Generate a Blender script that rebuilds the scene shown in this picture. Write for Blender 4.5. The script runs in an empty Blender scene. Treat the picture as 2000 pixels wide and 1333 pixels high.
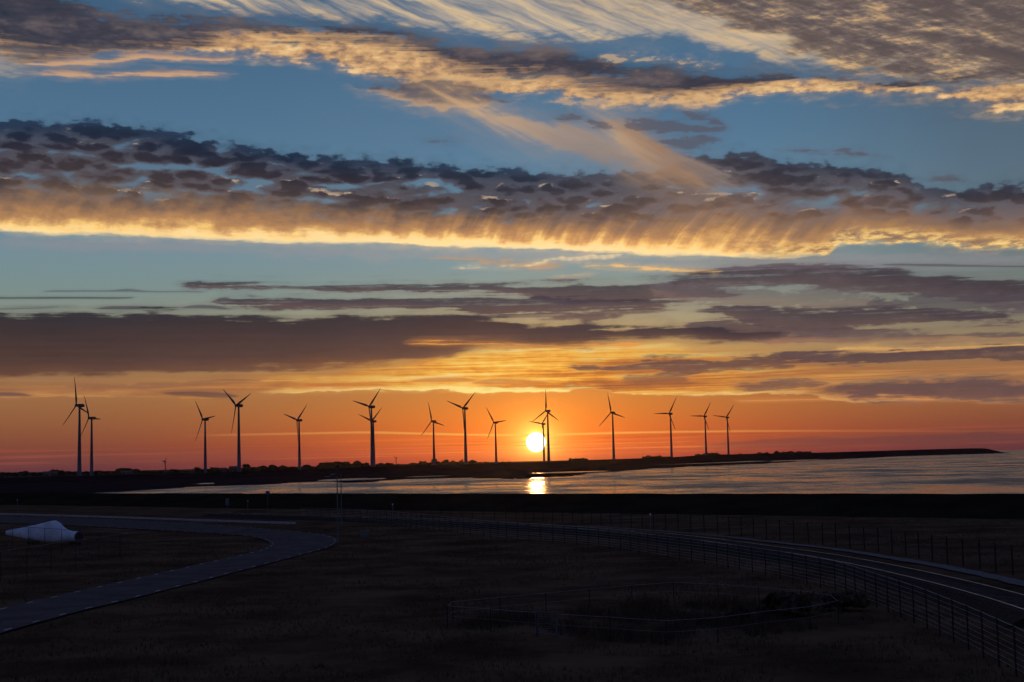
import bpy, bmesh, math, random
from mathutils import Matrix, Vector, noise as mnoise
R = math.radians
scene = bpy.context.scene
C = scene.collection

# ---------------------------------------------------------------- camera
F = 2778.0                      # focal length in photograph pixels (50 mm on 36 mm)
HC = 9.1                        # camera height over the reclaimed land
PITCH = math.atan((900.3 - 666.5) / F)
ROLL = -math.atan(47.0 / 2000.0)
cam_d = bpy.data.cameras.new('camera'); cam = bpy.data.objects.new('camera', cam_d); C.objects.link(cam)
cam_d.sensor_width = 36.0; cam_d.lens = 50.0; cam_d.clip_start = 0.5; cam_d.clip_end = 60000
CR = (Matrix.Rotation(math.pi/2 + PITCH, 3, 'X') @ Matrix.Rotation(ROLL, 3, 'Z'))
cam.matrix_world = Matrix.Translation((0, 0, HC)) @ CR.to_4x4()
scene.camera = cam
CP = Vector((0, 0, HC))
def ray(x, y): return (CR @ Vector((x - 1000.0, 666.5 - y, -F))).normalized()
def G(x, y, z=0.0):             # where the sight line of a photo point meets the level z
    d = ray(x, y); k = (z - HC) / d.z
    return CP + d * k
def at(x, y, D):                # point at forward distance D
    d = ray(x, y); return CP + d * (D / d.y)
def proj(p):
    v = CR.transposed() @ (Vector(p) - CP); return (1000 + F*v.x/-v.z, 666.5 - F*v.y/-v.z)
def st(x, y):                   # photo point -> (azimuth, elevation) on the sky, in units of 1/F radian
    d = ray(x, y); return F*math.atan2(d.x, d.y), F*math.asin(d.z)

SUN = ray(1047, 864)
SUN_EL = math.asin(SUN.z); SUN_AZ = math.atan2(SUN.x, SUN.y)

# ---------------------------------------------------------------- render settings
scene.view_settings.view_transform = 'Standard'; scene.view_settings.look = 'None'
scene.view_settings.exposure = 0.0; scene.view_settings.gamma = 1.0
scene.render.engine = 'CYCLES'
cy = scene.cycles
cy.use_adaptive_sampling = True; cy.adaptive_threshold = 0.03
cy.use_denoising = True; cy.max_bounces = 5; cy.volume_bounces = 0
cy.sample_clamp_indirect = 4.0

# ---------------------------------------------------------------- sun
sun_d = bpy.data.lights.new('sun_lamp', 'SUN'); sun_d.energy = 0.14; sun_d.angle = R(0.53); sun_d.color = (1.0, 0.40, 0.11)
sun = bpy.data.objects.new('sun_lamp', sun_d); C.objects.link(sun)
sun.rotation_euler = (-SUN).to_track_quat('-Z', 'Y').to_euler()

# ---------------------------------------------------------------- sky
def lin(c):
    return tuple((v/255/12.92 if v/255 <= .04045 else ((v/255+.055)/1.055)**2.4) for v in c)
world = bpy.data.worlds.new('World'); world.use_nodes = True      # handed to the scene once its nodes are built
WT = world.node_tree; WT.nodes.clear()
world.cycles.sampling_method = 'MANUAL'; world.cycles.sample_map_resolution = 512

class X:
    nt = WT
    def __init__(s, v): s.v = v
def wire(v, sock):
    if isinstance(v, X): v = v.v
    if isinstance(v, bpy.types.NodeSocket): X.nt.links.new(v, sock)
    else:
        if isinstance(v, (tuple, list)) and len(v) == 3 and sock.type == 'RGBA': v = (*v, 1)
        sock.default_value = v
def M(op, *a, clamp=False):
    n = X.nt.nodes.new('ShaderNodeMath'); n.operation = op; n.use_clamp = clamp
    for i, v in enumerate(a): wire(v, n.inputs[i])
    return X(n.outputs[0])
X.__add__ = lambda a, b: M('ADD', a, b); X.__radd__ = lambda a, b: M('ADD', b, a)
X.__sub__ = lambda a, b: M('SUBTRACT', a, b); X.__rsub__ = lambda a, b: M('SUBTRACT', b, a)
X.__mul__ = lambda a, b: M('MULTIPLY', a, b); X.__rmul__ = lambda a, b: M('MULTIPLY', b, a)
X.__truediv__ = lambda a, b: M('DIVIDE', a, b); X.__rtruediv__ = lambda a, b: M('DIVIDE', b, a)
X.__neg__ = lambda a: M('MULTIPLY', a, -1.0)
mn = lambda a, b: M('MINIMUM', a, b)
mx = lambda a, b: M('MAXIMUM', a, b)
def sm(a, b, v, lo=0.0, hi=1.0, kind='SMOOTHSTEP'):
    n = X.nt.nodes.new('ShaderNodeMapRange'); n.interpolation_type = kind
    n.clamp = False                  # smoothstep keeps itself within its limits
    wire(v, n.inputs['Value'])
    for k, q in zip(('From Min', 'From Max', 'To Min', 'To Max'), (a, b, lo, hi)): wire(q, n.inputs[k])
    return X(n.outputs[0])
def vec(a, b, c=0.0):
    n = X.nt.nodes.new('ShaderNodeCombineXYZ')
    for i, v in enumerate((a, b, c)): wire(v, n.inputs[i])
    return X(n.outputs[0])
def fbm(v, detail=6, rough=.55, lac=2.0, dist=0.0):
    n = X.nt.nodes.new('ShaderNodeTexNoise'); wire(v, n.inputs['Vector'])
    n.inputs['Scale'].default_value = 1.0; n.inputs['Detail'].default_value = detail
    n.inputs['Roughness'].default_value = rough; n.inputs['Lacunarity'].default_value = lac; n.inputs['Distortion'].default_value = dist
    return (X(n.outputs['Fac']) - 0.5) * 5.2      # mostly within -1 .. 1
def vor(v, smooth=.6, rnd=1.0):
    n = X.nt.nodes.new('ShaderNodeTexVoronoi'); n.feature = 'SMOOTH_F1'; wire(v, n.inputs['Vector'])
    n.inputs['Scale'].default_value = 1.0; n.inputs['Smoothness'].default_value = smooth; n.inputs['Randomness'].default_value = rnd
    return X(n.outputs['Distance'])
def mix(a, b, f):
    n = X.nt.nodes.new('ShaderNodeMix'); n.data_type = 'RGBA'; n.clamp_factor = True
    wire(f, n.inputs[0]); wire(a, n.inputs[6]); wire(b, n.inputs[7])
    return X(n.outputs[2])
def addc(a, b, f=1.0):
    n = X.nt.nodes.new('ShaderNodeMix'); n.data_type = 'RGBA'; n.blend_type = 'ADD'; n.clamp_factor = False
    wire(f, n.inputs[0]); wire(a, n.inputs[6]); wire(b, n.inputs[7])
    return X(n.outputs[2])
def mulc(a, f):
    n = X.nt.nodes.new('ShaderNodeHueSaturation'); wire(a, n.inputs['Color']); wire(f, n.inputs['Value'])
    return X(n.outputs[0])
def ramp(f, stops, interp='LINEAR'):
    n = X.nt.nodes.new('ShaderNodeValToRGB'); n.color_ramp.interpolation = interp; wire(f, n.inputs[0])
    e = n.color_ramp.elements
    while len(e) < len(stops): e.new(0.5)
    for i, (p, c) in enumerate(sorted(stops)):
        e[i].position = p; e[i].color = (*lin(c), 1)
    return X(n.outputs[0])
S0, S1 = -1150.0, 1150.0
T0, T1 = -60.0, 1160.0
def curve(sx, pts, y0=T0, y1=T1, x0=S0, x1=S1, kind='AUTO_CLAMPED'):
    u = sm(x0, x1, sx, kind='LINEAR')
    n = X.nt.nodes.new('ShaderNodeFloatCurve'); wire(u, n.inputs['Value'])
    c = n.mapping.curves[0]; n.mapping.use_clip = False; n.mapping.extend = 'HORIZONTAL'
    P = sorted(((p - x0)/(x1 - x0), (q - y0)/(y1 - y0)) for p, q in pts)
    while len(c.points) < len(P): c.points.new(0.5, 0.5)
    for i, (p, q) in enumerate(P):
        c.points[i].location = (p, q); c.points[i].handle_type = kind
    n.mapping.update()
    return X(n.outputs[0]) * (y1 - y0) + y0
tc = WT.nodes.new('ShaderNodeTexCoord')
sp = WT.nodes.new('ShaderNodeSeparateXYZ'); WT.links.new(tc.outputs['Generated'], sp.inputs[0])
dx, dy, dz = (X(sp.outputs[i]) for i in range(3))
s = M('ARCTAN2', dx, dy) * F
t = M('ARCSINE', dz) * F
front = sm(-.2, .75, dy)
sun_s, sun_t = st(1047, 864)

# slow warps shared by every cloud bank
w1 = fbm(vec(s/260, t/90, 3.1), 3); w2 = fbm(vec(s/260, t/90, 9.7), 3)
w3 = fbm(vec(s/120, t/16, 17.7), 8, .62)
sw = mx(S0 + 5, mn(S1 - 5, s + w1*18)); tw = t + w2*3.5 + w3*4.5
sn = mx(S0 + 5, mn(S1 - 5, s + w1*10)); tn = t + w2*.8 + w3*.6      # calmer, for the thin streaks
nA = fbm(vec(s/95, t/26, 1.3), 9, .6)            # ragged edges
nB = fbm(vec(s/420, t/11, 4.7), 7, .6)           # long horizontal streaks
nC = fbm(vec(s/34, t/15, 7.9), 7, .62)           # small curds
nD = fbm(vec(s/300, t/60, 12.3), 5, .5)          # broad tone

# noises of the single cloud families
cu = s*.93 - t*.37; cv = s*.37 + t*.93
cw = fbm(vec(cu/160, cv/60, 5.5), 4)
ci = fbm(vec(cu/210, (cv + cw*8)/15, 8.8), 7, .6)*.75 + fbm(vec(cu/420, (cv + cw*5)/42, 6.1), 4)*.4
mo = fbm(vec(cu/120, cv/26, 15.5), 8, .62)
mo2 = fbm(vec(s/60, t/14, 19.5), 8, .65)
pw = fbm(vec(s/48, t/24, 31.0), 5, .6)
def cells(o):
    return vor(vec((s*.97 + (t + o)*.75 + w1*22 + pw*13 + nC*5)/50, (t + o + w2*7 + pw*4 + nC*1.6)/15.5, 2.0), .5)
pv = cells(0); pvs = cells(4.5)
pv2 = vor(vec((s + pw*4)/25, (t + pw*2)/12, 5.0), .5)
pE = vor(vec((s + pw*3)/24, (t + pw*2)/15, 8.0), .45)
lean = sm(-300, 500, s, .15, .95)
q_ = t - 440
vu = (s - q_*lean - q_*q_*.0035)/34
vg = fbm(vec(vu, t/230, 41.0), 4, .55)*1.0 + fbm(vec(vu*.35 + 5, t/120, 43.0), 3)*.4
bl = fbm(vec(s/58, t/30, 45.0), 6, .6)
md = fbm(vec(s/40, t/13, 51.0), 8, .66)
wu = s*.88 - t*.47; wv = s*.47 + t*.88
wn = fbm(vec(wu/230, wv/20, 22.0), 6, .5)
n1 = fbm(vec(s/620, t/3.4, 61.0), 5, .55)
# every later step waits for all of these, which keeps the shader's working memory small
tick = (ci + mo + mo2 + pv + pvs + pv2 + pE + vg + bl + md + wn + n1 + nA + nB + nC + nD + w1 + w2 + w3)*1e-7
s = s + tick; t = t + tick; sw = sw + tick; tw = tw + tick; sn = sn + tick; tn = tn + tick
nA = nA + tick; nB = nB + tick; nC = nC + tick; nD = nD + tick; w1 = w1 + tick; w2 = w2 + tick; w3 = w3 + tick
ds = s - sun_s; dt = t - sun_t
K = M('EXPONENT', -(M('POWER', M('ABSOLUTE', ds) / 480.0, 1.7)))        # nearness to the sun along the horizon

# clear air
far_c = ramp(t/1000, [(0,(92,54,62)),(.015,(102,58,60)),(.045,(124,70,55)),(.10,(144,94,62)),(.15,(156,110,72)),(.20,(152,126,92)),
    (.27,(138,140,122)),(.34,(122,142,140)),(.42,(112,140,152)),(.52,(98,130,152)),(.66,(80,114,142)),(.80,(70,104,134)),(1,(56,86,118))])
near_c = ramp(t/1000, [(0,(198,70,40)),(.02,(220,88,34)),(.045,(232,104,36)),(.09,(224,124,46)),(.13,(208,132,60)),(.19,(214,160,84)),
    (.25,(190,160,110)),(.32,(150,152,134)),(.40,(122,150,158)),(.50,(102,138,160)),(.62,(86,121,149)),(.80,(74,108,138)),(1,(60,91,122))])
col = mix(far_c, near_c, K)
col = mix(col, mulc(mix(col, lin((96,96,98)), .35), .84), sm(450, 1000, s)*sm(80, 420, t))
r_ = M('SQRT', ds*ds*0.55 + dt*dt)
glow = M('EXPONENT', -(r_/66.0))
col = addc(col, lin((255,130,16)), glow*0.8)
glow2 = M('EXPONENT', -(M('SQRT', ds*ds + dt*dt)/19.0))
col = addc(col, (1.0, .72, .16), glow2*2.3)

VARS = ['s', 't', 'sw', 'tw', 'sn', 'tn', 'nA', 'nB', 'nC', 'nD', 'w1', 'w2', 'w3', 'ci', 'mo', 'mo2', 'pv', 'pvs', 'pv2', 'pE', 'vg', 'bl', 'md', 'wn', 'n1', 'K', 'col']
def begin(name):                     # the sky is built as a few nested node groups, one per cloud family
    global outer, gtree
    outer = {k: globals()[k] for k in VARS}
    gtree = bpy.data.node_groups.new(name, 'ShaderNodeTree')
    for k in VARS: gtree.interface.new_socket(k, in_out='INPUT', socket_type='NodeSocketColor' if k == 'col' else 'NodeSocketFloat')
    gtree.interface.new_socket('col', in_out='OUTPUT', socket_type='NodeSocketColor')
    X.nt = gtree; gi = gtree.nodes.new('NodeGroupInput')
    for k in VARS: globals()[k] = X(gi.outputs[k])
def end():
    go = gtree.nodes.new('NodeGroupOutput'); wire(col, go.inputs['col'])
    X.nt = WT; n = WT.nodes.new('ShaderNodeGroup'); n.node_tree = gtree
    for k in VARS:
        globals()[k] = outer[k]; wire(outer[k], n.inputs[k])
    globals()['col'] = X(n.outputs['col'])

def cpts(L): return [st(x, y) for x, y in L]
def lane(top, bot, wt=5.0, wb=4.0, amp=.9, px=9.0, n=None, ss=None, tt=None, kind='AUTO_CLAMPED', bias=0.0, feather=.34, nb=None):
    """cloud bank between two edges given as photo points -> density, height within the bank (0 foot, 1 top)"""
    n = nA if n is None else n; ss = sw if ss is None else ss; tt = tw if tt is None else tt
    top, bot = sorted(top), sorted(bot)
    for e, sgn in ((0, -1), (-1, 1)):
        xe = top[e][0]
        if -10 < xe < 2010:
            ym = (top[e][1] + bot[e][1])/2
            dg = 12 + 2.2*max(wt, wb)*(1 + feather); a = (xe + sgn*(24 + dg*.8), ym + dg); b = (xe + sgn*(24 + dg*.8), ym - dg)
            if e == 0: top.insert(0, a); bot.insert(0, b)
            else: top.append(a); bot.append(b)
    Tc = curve(ss, cpts(top), kind=kind); Bc = curve(ss, cpts(bot), kind=kind)
    e = n*(amp*px*1.25)
    q = mn((Tc - tt + e)/(wt*1.5), (tt - Bc + (e*.8 if nb is None else nb))/(wb*1.3)) + bias
    D = sm(0.0, 1.0, q)*(1 - feather) + sm(-2.2, 1.6, q)*feather if feather else sm(0.0, 1.0, q)
    f = (tt - Bc)/mx(Tc - Bc, 3.0)
    return D, f
def L(*a): return [(a[i], a[i+1]) for i in range(0, len(a), 2)]

begin('high cloud')
# --- pale veil hanging under the main bank
D, f = lane(L(0,452, 700,470, 1300,490, 1700,490, 2000,490), L(0,488, 350,500, 700,512, 1000,516, 1300,535, 1700,545, 2000,530), 10, 14, .7)
vn = nD*.6 + nC*.5
col = mix(col, mix(lin((150,140,146)), lin((178,160,150)), K), D*(.42 + vn*.18))

# --- cirrus fan in the upper sky, combed down to the right
D, f = lane(L(250,-90, 1000,-90, 2030,-90), L(250,-6, 330,6, 420,26, 560,38, 720,52, 870,62, 1000,78, 1130,84, 1240,76, 1330,84, 1450,108, 1600,140, 1800,160, 2030,185), 20, 16, .9, 20, feather=.12)
fan = D * sm(-1.0, .9, ci + sm(-400, 250, s)*.5)
col = mix(col, mix(lin((196,178,156)), lin((226,194,146)), sm(-.3, .9, ci)), fan*.92)
# faint ripples at its left root
# --- brown mass at the upper right
D, f = lane(L(1100,-90, 1500,-90, 2030,-90), L(1100,-8, 1200,8, 1300,26, 1400,44, 1480,78, 1560,120, 1640,150, 1760,164, 1900,172, 2030,180), 20, 26, 1.1, 26)
mcol = ramp(mo*.42 + mo2*.34 + .44 - sm(150, 700, s)*.07 - f*.05, [(.18,(84,72,74)),(.42,(104,90,88)),(.58,(134,114,100)),(.75,(188,152,112)),(.95,(222,182,130))])
col = mix(col, mcol, D*.93)
# --- the long upper bank sweeping down to the right
top = L(0,-60, 120,-14, 190,12, 300,24, 420,36, 520,42, 600,50, 680,54, 800,68, 880,84, 980,92, 1080,100, 1180,128, 1300,138, 1400,144, 1500,148, 1600,148, 1700,156, 1800,158, 1900,160, 2030,150)
bot = L(0,112, 60,132, 120,124, 200,116, 300,106, 400,100, 450,103, 550,112, 620,125, 680,136, 730,152, 800,172, 900,186, 1050,181, 1150,200, 1250,206, 1400,198, 1450,186, 1550,180, 1650,186, 1700,191, 1800,186, 1860,196, 1950,210, 2030,205)
D, f = lane(top, bot, 12, 8, 1.0, 13, nA*.9 + nC*.6 + nB*.4)
darkmid = curve(sw, [(st(x,100)[0], v) for x, v in ((0,.02),(150,.05),(330,.16),(450,.52),(600,.72),(800,.80),(880,.62),(1000,.46),(1200,.44),(1340,.42),(1450,.62),(1600,.60),(1800,.72),(2000,.9))], 0, 1)
gf = sm(-.17, .17, f - darkmid + nA*.20 + nC*.13 + nB*.16)
gcol = ramp(nC*.34 + nA*.25 + .5, [(.1,(116,96,90)),(.34,(168,132,102)),(.58,(216,168,114)),(.9,(246,206,146))])
dcol = ramp(nD*.3 + nA*.3 + nC*.15 + .5, [(.1,(44,48,62)),(.5,(66,62,72)),(.9,(106,94,94))])
col = mix(col, mix(gcol, dcol, gf), D*(.95))
D, f = lane(L(860,104, 950,92, 1080,96, 1180,118, 1300,132, 1400,146, 1480,158), L(860,118, 950,128, 1080,140, 1180,158, 1300,172, 1400,178, 1480,168), 10, 12, 1.0, 9, nA + nC*.5 + nB*.3)
col = mix(col, dcol, D*.88)
D, f = lane(L(640,52, 720,56, 800,66, 880,80), L(640,62, 720,70, 800,80, 880,86), 6, 6, .8, 6, nA + nC*.5)
col = mix(col, dcol, D*.8)
for tp, bt in ((L(50,124, 200,110, 330,107, 430,113), L(50,128, 200,128, 330,122, 430,118)),
               (L(60,139, 200,136, 300,137, 380,138, 445,142), L(60,142, 200,155, 300,153, 350,149, 445,145))):
    D, f = lane(tp, bt, 4, 3.5, .8, 6, nA + nB*.6)
    col = mix(col, mix(lin((206,162,124)), lin((134,120,122)), sm(.35, 1, f)), D*.9)
# cream tuft at the left margin
D, f = lane(L(-100,100, 0,100, 50,112), L(-100,150, 0,150, 50,146), 16, 12, .9, 22)
col = mix(col, lin((172,156,140)), D*.6)
# curds along the upper rim
D, f = lane(L(1190,110, 1300,112, 1340,118, 1400,122), L(1190,118, 1300,126, 1340,126, 1400,126), 4, 4, 1.1, 10, nC + nA*.5)
col = mix(col, lin((206,176,140)), D*.6)
for tp, bt in ((L(1080,196, 1130,190, 1400,196, 1405,198), L(1080,200, 1250,208, 1400,204, 1405,202)), (L(1340,194, 1405,200), L(1340,206, 1405,210))):
    D, f = lane(tp, bt, 4, 4, .9, 9, nC + nA*.5)
    col = mix(col, lin((210,170,124)), D*.5)
end(); begin('main bank')
# --- the main altocumulus bank
top = L(0,234, 90,232, 150,230, 220,238, 300,250, 380,264, 480,278, 560,292, 650,300, 760,308, 850,318, 950,326, 1060,332, 1180,332, 1260,330, 1330,310, 1400,296, 1450,292, 1520,310, 1600,318, 1700,332, 1770,342, 1810,360, 1900,368, 1960,356, 2030,358)
bot = L(0,454, 150,458, 300,462, 500,468, 700,476, 850,482, 1000,486, 1150,492, 1300,498, 1450,502, 1560,508, 1610,506, 1640,480, 1720,476, 1800,472, 1900,484, 2030,488)
D, f = lane(top, bot, 6.5, 5, 1.0, 9, (0.42 - pE)*1.5 + nC*.85 + nA*.35, tt=t + w2*2.5 + w3*1.2, feather=.25, nb=(nA*2.5 + nC*2.4)*sm(200, 560, s, 1.0, 2.6))
fr = curve(sw, [(st(x,400)[0], v) for x, v in ((0,.46),(400,.42),(700,.36),(1000,.40),(1250,.50),(1500,.55),(1700,.50),(1850,.62),(2000,.8))], 0, 1)   # below this the bank is a closed sheet
dens = curve(sw, [(st(x,400)[0], v) for x, v in ((0,.0),(250,-.03),(600,-.02),(800,.0),(1000,.10),(1300,.12),(1500,.0),(1750,.04),(2000,.12))], -1, 1)
gap = sm(-.16, .10, f - fr + nD*.06 + nA*.03)
cellv = pv + nC*.085 + (pv2 - .45)*.22
hole = sm(.63, .90, cellv - dens - sm(.74, .93, f)*.16 + nD*.06)
D = D*(1 - gap*hole*.74)
warmx = sm(0, 500, s)
# combed virga: streaks rising to the right below, leaning more towards the right end
comb = sm(-450, 0, s)*sm(820, 420, s)
fs = f - comb*.045*sm(.6, .3, f) + nD*.03 + (vg*(.03 + comb*.085) + bl*.085 + nC*.03 + nA*.02)*sm(.85, .25, f)*sm(.0, .08, f, .45, 1.0)
tone = ramp(fs, [(0,(252,214,142)),(.05,(246,198,118)),(.095,(212,164,104)),(.16,(176,130,88)),(.26,(142,108,82)),(.36,(106,86,76)),(.48,(76,66,68)),(.70,(56,52,62)),(.87,(38,47,66)),(1,(38,56,80))])
brown = ramp(fs, [(0,(252,210,134)),(.06,(240,188,110)),(.12,(208,156,98)),(.21,(168,126,88)),(.33,(134,104,84)),(.50,(108,88,82)),(.68,(84,74,76)),(.84,(62,60,70)),(1,(58,66,82))])
tone = mix(tone, brown, sm(-60, 300, s + nD*60))
body = sm(.62, .25, cellv)
tone = mulc(tone, 1.06 - body*sm(.30, .5, f)*.24 + nC*.10 + bl*.10)
seam = sm(.40, .62, cellv)*sm(.24, .40, f)*sm(.95, .8, f)
tone = mix(tone, mix(lin((124,126,138)), lin((140,122,112)), sm(.5, .36, f)), seam*.20)
# glints where the light slips over the tops of the puffs
gln = sm(.05, .13, pvs - pv)*sm(.46, .56, cellv)*sm(.25, .65, nA + nC*.4)*gap*sm(.93, .85, f)
tone = mix(tone, lin((214,184,150)), gln*.55)
# mottled lit curds at the right end
rgt = sm(330, 640, s)*sm(.26, .10, f + nA*.04)
tone = mix(tone, ramp(md*.5 + .5, [(.15,(104,90,88)),(.42,(158,128,100)),(.6,(226,182,110)),(.9,(252,220,146))]), rgt*.92)
col = mix(col, tone, D)
# brilliant lower hem
Bc = curve(sw, cpts(bot)); hb = (tw - Bc)
hem = sm(-2.5, 3, hb + nA*1.6 + nC*1.2)*sm(21, 3, hb + nA*4 + nC*3 + bl*4)*curve(sw, [(st(x,480)[0], v) for x, v in ((0,.5),(300,.65),(600,.9),(900,1),(1250,.95),(1550,.5),(1700,.2),(2000,.12))], 0, 1)
col = mix(col, (1.0, .74, .36), hem*.85)
gl = sm(.42, .05, f)*D*M('EXPONENT', -(M('POWER', M('ABSOLUTE', s - 120)/520, 2.0)))
col = addc(col, lin((200,126,50)), gl*mx(.15 + vg*.22, 0.0))

end(); begin('wisps')
# --- dark knot and the diagonal veils that sink into the bank
D, f = lane(L(705,172, 750,160, 850,162, 930,172, 990,196), L(705,176, 750,190, 820,208, 900,216, 990,204), 8, 8, 1.0, 12, nA + nC*.6)
col = mix(col, mix(lin((196,158,120)), lin((84,80,90)), sm(.05, .6, f + nC*.14 + nA*.1)), D*.88)
D, f = lane(L(845,176, 905,184, 950,210, 1050,226, 1150,246, 1250,270, 1350,300, 1450,350), L(845,186, 905,228, 960,258, 1050,292, 1150,322, 1270,354, 1450,380), 12, 22, .8, 13, wn + nC*.35, feather=.35)
col = mix(col, mix(lin((212,170,124)), lin((134,120,116)), sm(-70, 250, s + wn*70)), D*(.74 + wn*.20))
D, f = lane(L(1138,242, 1160,232, 1225,234, 1270,254, 1330,306, 1370,346), L(1138,248, 1175,280, 1230,328, 1290,366, 1370,384), 17, 26, .9, 13, wn + nC*.5, feather=.5)
col = mix(col, mix(lin((226,178,118)), lin((162,126,96)), sm(150, 330, s + wn*50)), D*(.66 + wn*.2))
# pale breath left of the veil
D, f = lane(L(680,230, 900,230, 1100,280), L(680,250, 900,300, 1100,330), 60, 50, .5, 20, wn, feather=.6)
col = mix(col, lin((124,136,150)), D*.12)
for tp, bt in ((L(1200,238, 1280,230, 1380,245, 1420,250), L(1200,244, 1290,262, 1380,264, 1420,256)),
               (L(1290,214, 1340,214, 1420,232, 1425,240), L(1290,216, 1340,222, 1400,244, 1425,246)),
               (L(1290,268, 1380,264, 1410,272), L(1290,280, 1350,294, 1410,284)),
               (L(1070,226, 1120,222, 1160,234, 1200,248), L(1070,232, 1120,240, 1160,252, 1200,254)),
               (L(1530,292, 1560,288, 1590,294), L(1530,296, 1570,299, 1590,298)),
               (L(1590,302, 1640,296, 1720,306), L(1590,306, 1640,308, 1720,309)),
               (L(1820,348, 1850,345, 1870,350), L(1820,354, 1850,356, 1870,354)),
               (L(835,271, 885,274), L(835,275, 885,278))):
    D, f = lane(tp, bt, 5, 5, 1.2, 6, nA*.6 + nC*.8)
    col = mix(col, lin((88,82,92)), D*.72)

end(); begin('golden sheet')
# --- small lit slips below the bank
for tp, bt, c, o in ((L(830,506, 870,503, 950,508, 1050,512, 1100,520), L(830,508, 900,512, 1000,522, 1060,526, 1100,523), (186,150,118), .8),
                  (L(900,524, 1000,518, 1080,508, 1150,500, 1230,496), L(900,526, 1000,522, 1080,516, 1150,511, 1230,499), (238,208,160), .75),
                  (L(1140,521, 1200,516, 1280,520, 1340,524, 1400,526), L(1140,523, 1220,524, 1300,530, 1350,534, 1400,532), (240,190,120), .95),
                  (L(1085,542, 1150,538), L(1085,545, 1150,541), (232,180,130), .9)):
    D, f = lane(tp, bt, 3, 3, .8, 3.5, nC + nB*.5)
    if o == .75: D = D*(.8 + M('SINE', s/2.6 + w1)*.14 + nC*.2)
    col = mix(col, lin(c), D*o)

# --- golden sheet over the sun
top = L(0,732, 200,734, 400,728, 600,722, 750,708, 880,684, 1100,668, 1300,668, 1500,690, 1700,705, 2030,700)
bot = L(0,776, 100,776, 300,776, 400,779, 500,770, 600,768, 720,766, 850,761, 950,765, 1050,766, 1120,761, 1200,766, 1320,773, 1400,771, 1500,768, 1650,780, 1800,785, 2030,784)
D, f = lane(top, bot, 14, 3.5, .9, 8, nA*.8 + nB*.5, nb=nA*6 + nC*2.5 + nB*1.5)
gk = M('EXPONENT', -(M('POWER', M('ABSOLUTE', s - 40)/560, 2.2)))
gt = ramp(nB*.46 + nA*.16 + nC*.07 + nD*.16 + .47 + gk*.13, [(.05,(150,86,54)),(.30,(198,116,52)),(.50,(236,156,58)),(.70,(254,196,86)),(.92,(255,228,140))])
gt2 = ramp(nB*.4 + .5, [(.1,(128,86,66)),(.5,(168,112,72)),(.9,(222,152,84))])
col = mix(col, mix(gt2, gt, gk), D*(.55 + gk*.4))
Bc = curve(sw, cpts(bot)); hb = tw - Bc
he_ = hb + nA*5 + nC*1.6
hem = sm(-2.0, 1.8, he_)*sm(11, 1.5, he_ + nB*3)*sm(-.55, .35, nD + nB*.5 + gk*.45)
col = mix(col, mix((.88,.42,.14), (1.0,.78,.26), gk), hem*(.12 + gk*.88))

end(); begin('stratus')
# --- dark stratus streaks
def strat(tp, bt, ctop, cbot, o=.95, wt=4.5, wb=4.0, amp=1.0, lit=None, nz=None):
    global col
    thin = wt < 3.5
    D, f = lane(tp, bt, wt, wb, amp, 3.0 if thin else 8.0, (nB*.7 + nC*.25 if thin else nA*.6 + nB*1.2 + nC*.35) if nz is None else nz, sn if thin else sw, tn if thin else tw, bias=.35 if thin else .85)
    c = mix(lin(cbot), lin(ctop), sm(0, .9, f + nB*.25))
    c = mulc(c, 1 + nC*.08 + nB*.10 + (1 - D)*.35)
    c = mix(c, mulc(c, 1.35), K*.5)
    if lit: col = mix(col, lin(lit), sm(.05, .3, D)*sm(.8, .3, D)*.5)
    D = D*(1 - sm(.15, 1.1, nB + nC*.3)*(.0 if thin else .45))
    col = mix(col, c, D*o)
P1, P2 = (64,54,62), (86,64,66)
strat(L(-100,578, 0,580, 120,580, 255,581), L(-100,584, 0,584, 120,584, 255,583), (74,78,84), (74,78,84), .9, 1.6, 1.6, .3)
strat(L(95,568, 140,567, 225,566, 250,563, 300,568, 400,569), L(95,570, 140,570, 225,570, 250,570, 300,571, 400,571), (88,94,98), (88,94,98), .8, 1.6, 1.6, .4)
strat(L(-50,604, 30,601, 70,601, 115,601), L(-50,608, 30,607, 70,606, 115,603), (92,94,98), (92,94,98), .7, 2.5, 2.5, .6)
strat(L(195,602, 240,598, 285,602), L(195,605, 240,606, 285,604), (80,76,82), (80,76,82), .85, 2.2, 2.2, .5)
strat(L(360,600, 400,595, 440,602), L(360,603, 400,603, 440,605), (80,76,82), (80,76,82), .8, 2.2, 2.2, .5)
strat(L(370,556, 430,553, 500,556, 600,561, 700,559, 780,561, 850,559, 920,557, 1000,560, 1100,558, 1200,560, 1300,560, 1350,565, 1420,572),
      L(370,558, 430,561, 500,561, 600,568, 700,572, 780,574, 850,575, 920,571, 1000,574, 1100,585, 1200,590, 1300,582, 1350,580, 1420,576), P1, P2, .9)
strat(L(430,588, 480,584, 560,583, 650,585, 720,583, 800,582, 880,584, 1000,583, 1100,580, 1200,583, 1300,586, 1350,590),
      L(430,592, 480,598, 560,599, 650,603, 720,601, 800,603, 880,606, 950,613, 1050,610, 1150,606, 1250,601, 1300,595, 1350,592), (64,56,66), (86,66,68), .93)
strat(L(1310,554, 1350,541, 1400,530, 1500,518, 1600,518, 1700,532, 1800,542, 1900,548, 2030,556), L(1310,558, 1400,557, 1500,558, 1600,563, 1700,570, 1800,573, 1900,590, 1950,598, 2030,598), P1, (84,68,72), .93, 7, 6)
strat(L(1430,520, 1500,514, 1580,516, 1660,523), L(1430,524, 1500,522, 1580,525, 1660,527), (104,92,98), (104,92,98), .6, 4, 4)
strat(L(1720,517, 1780,515, 1900,517, 2030,518), L(1720,519, 1780,520, 1900,522, 2030,524), (88,86,92), (88,86,92), .85, 2, 2, .5)
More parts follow.
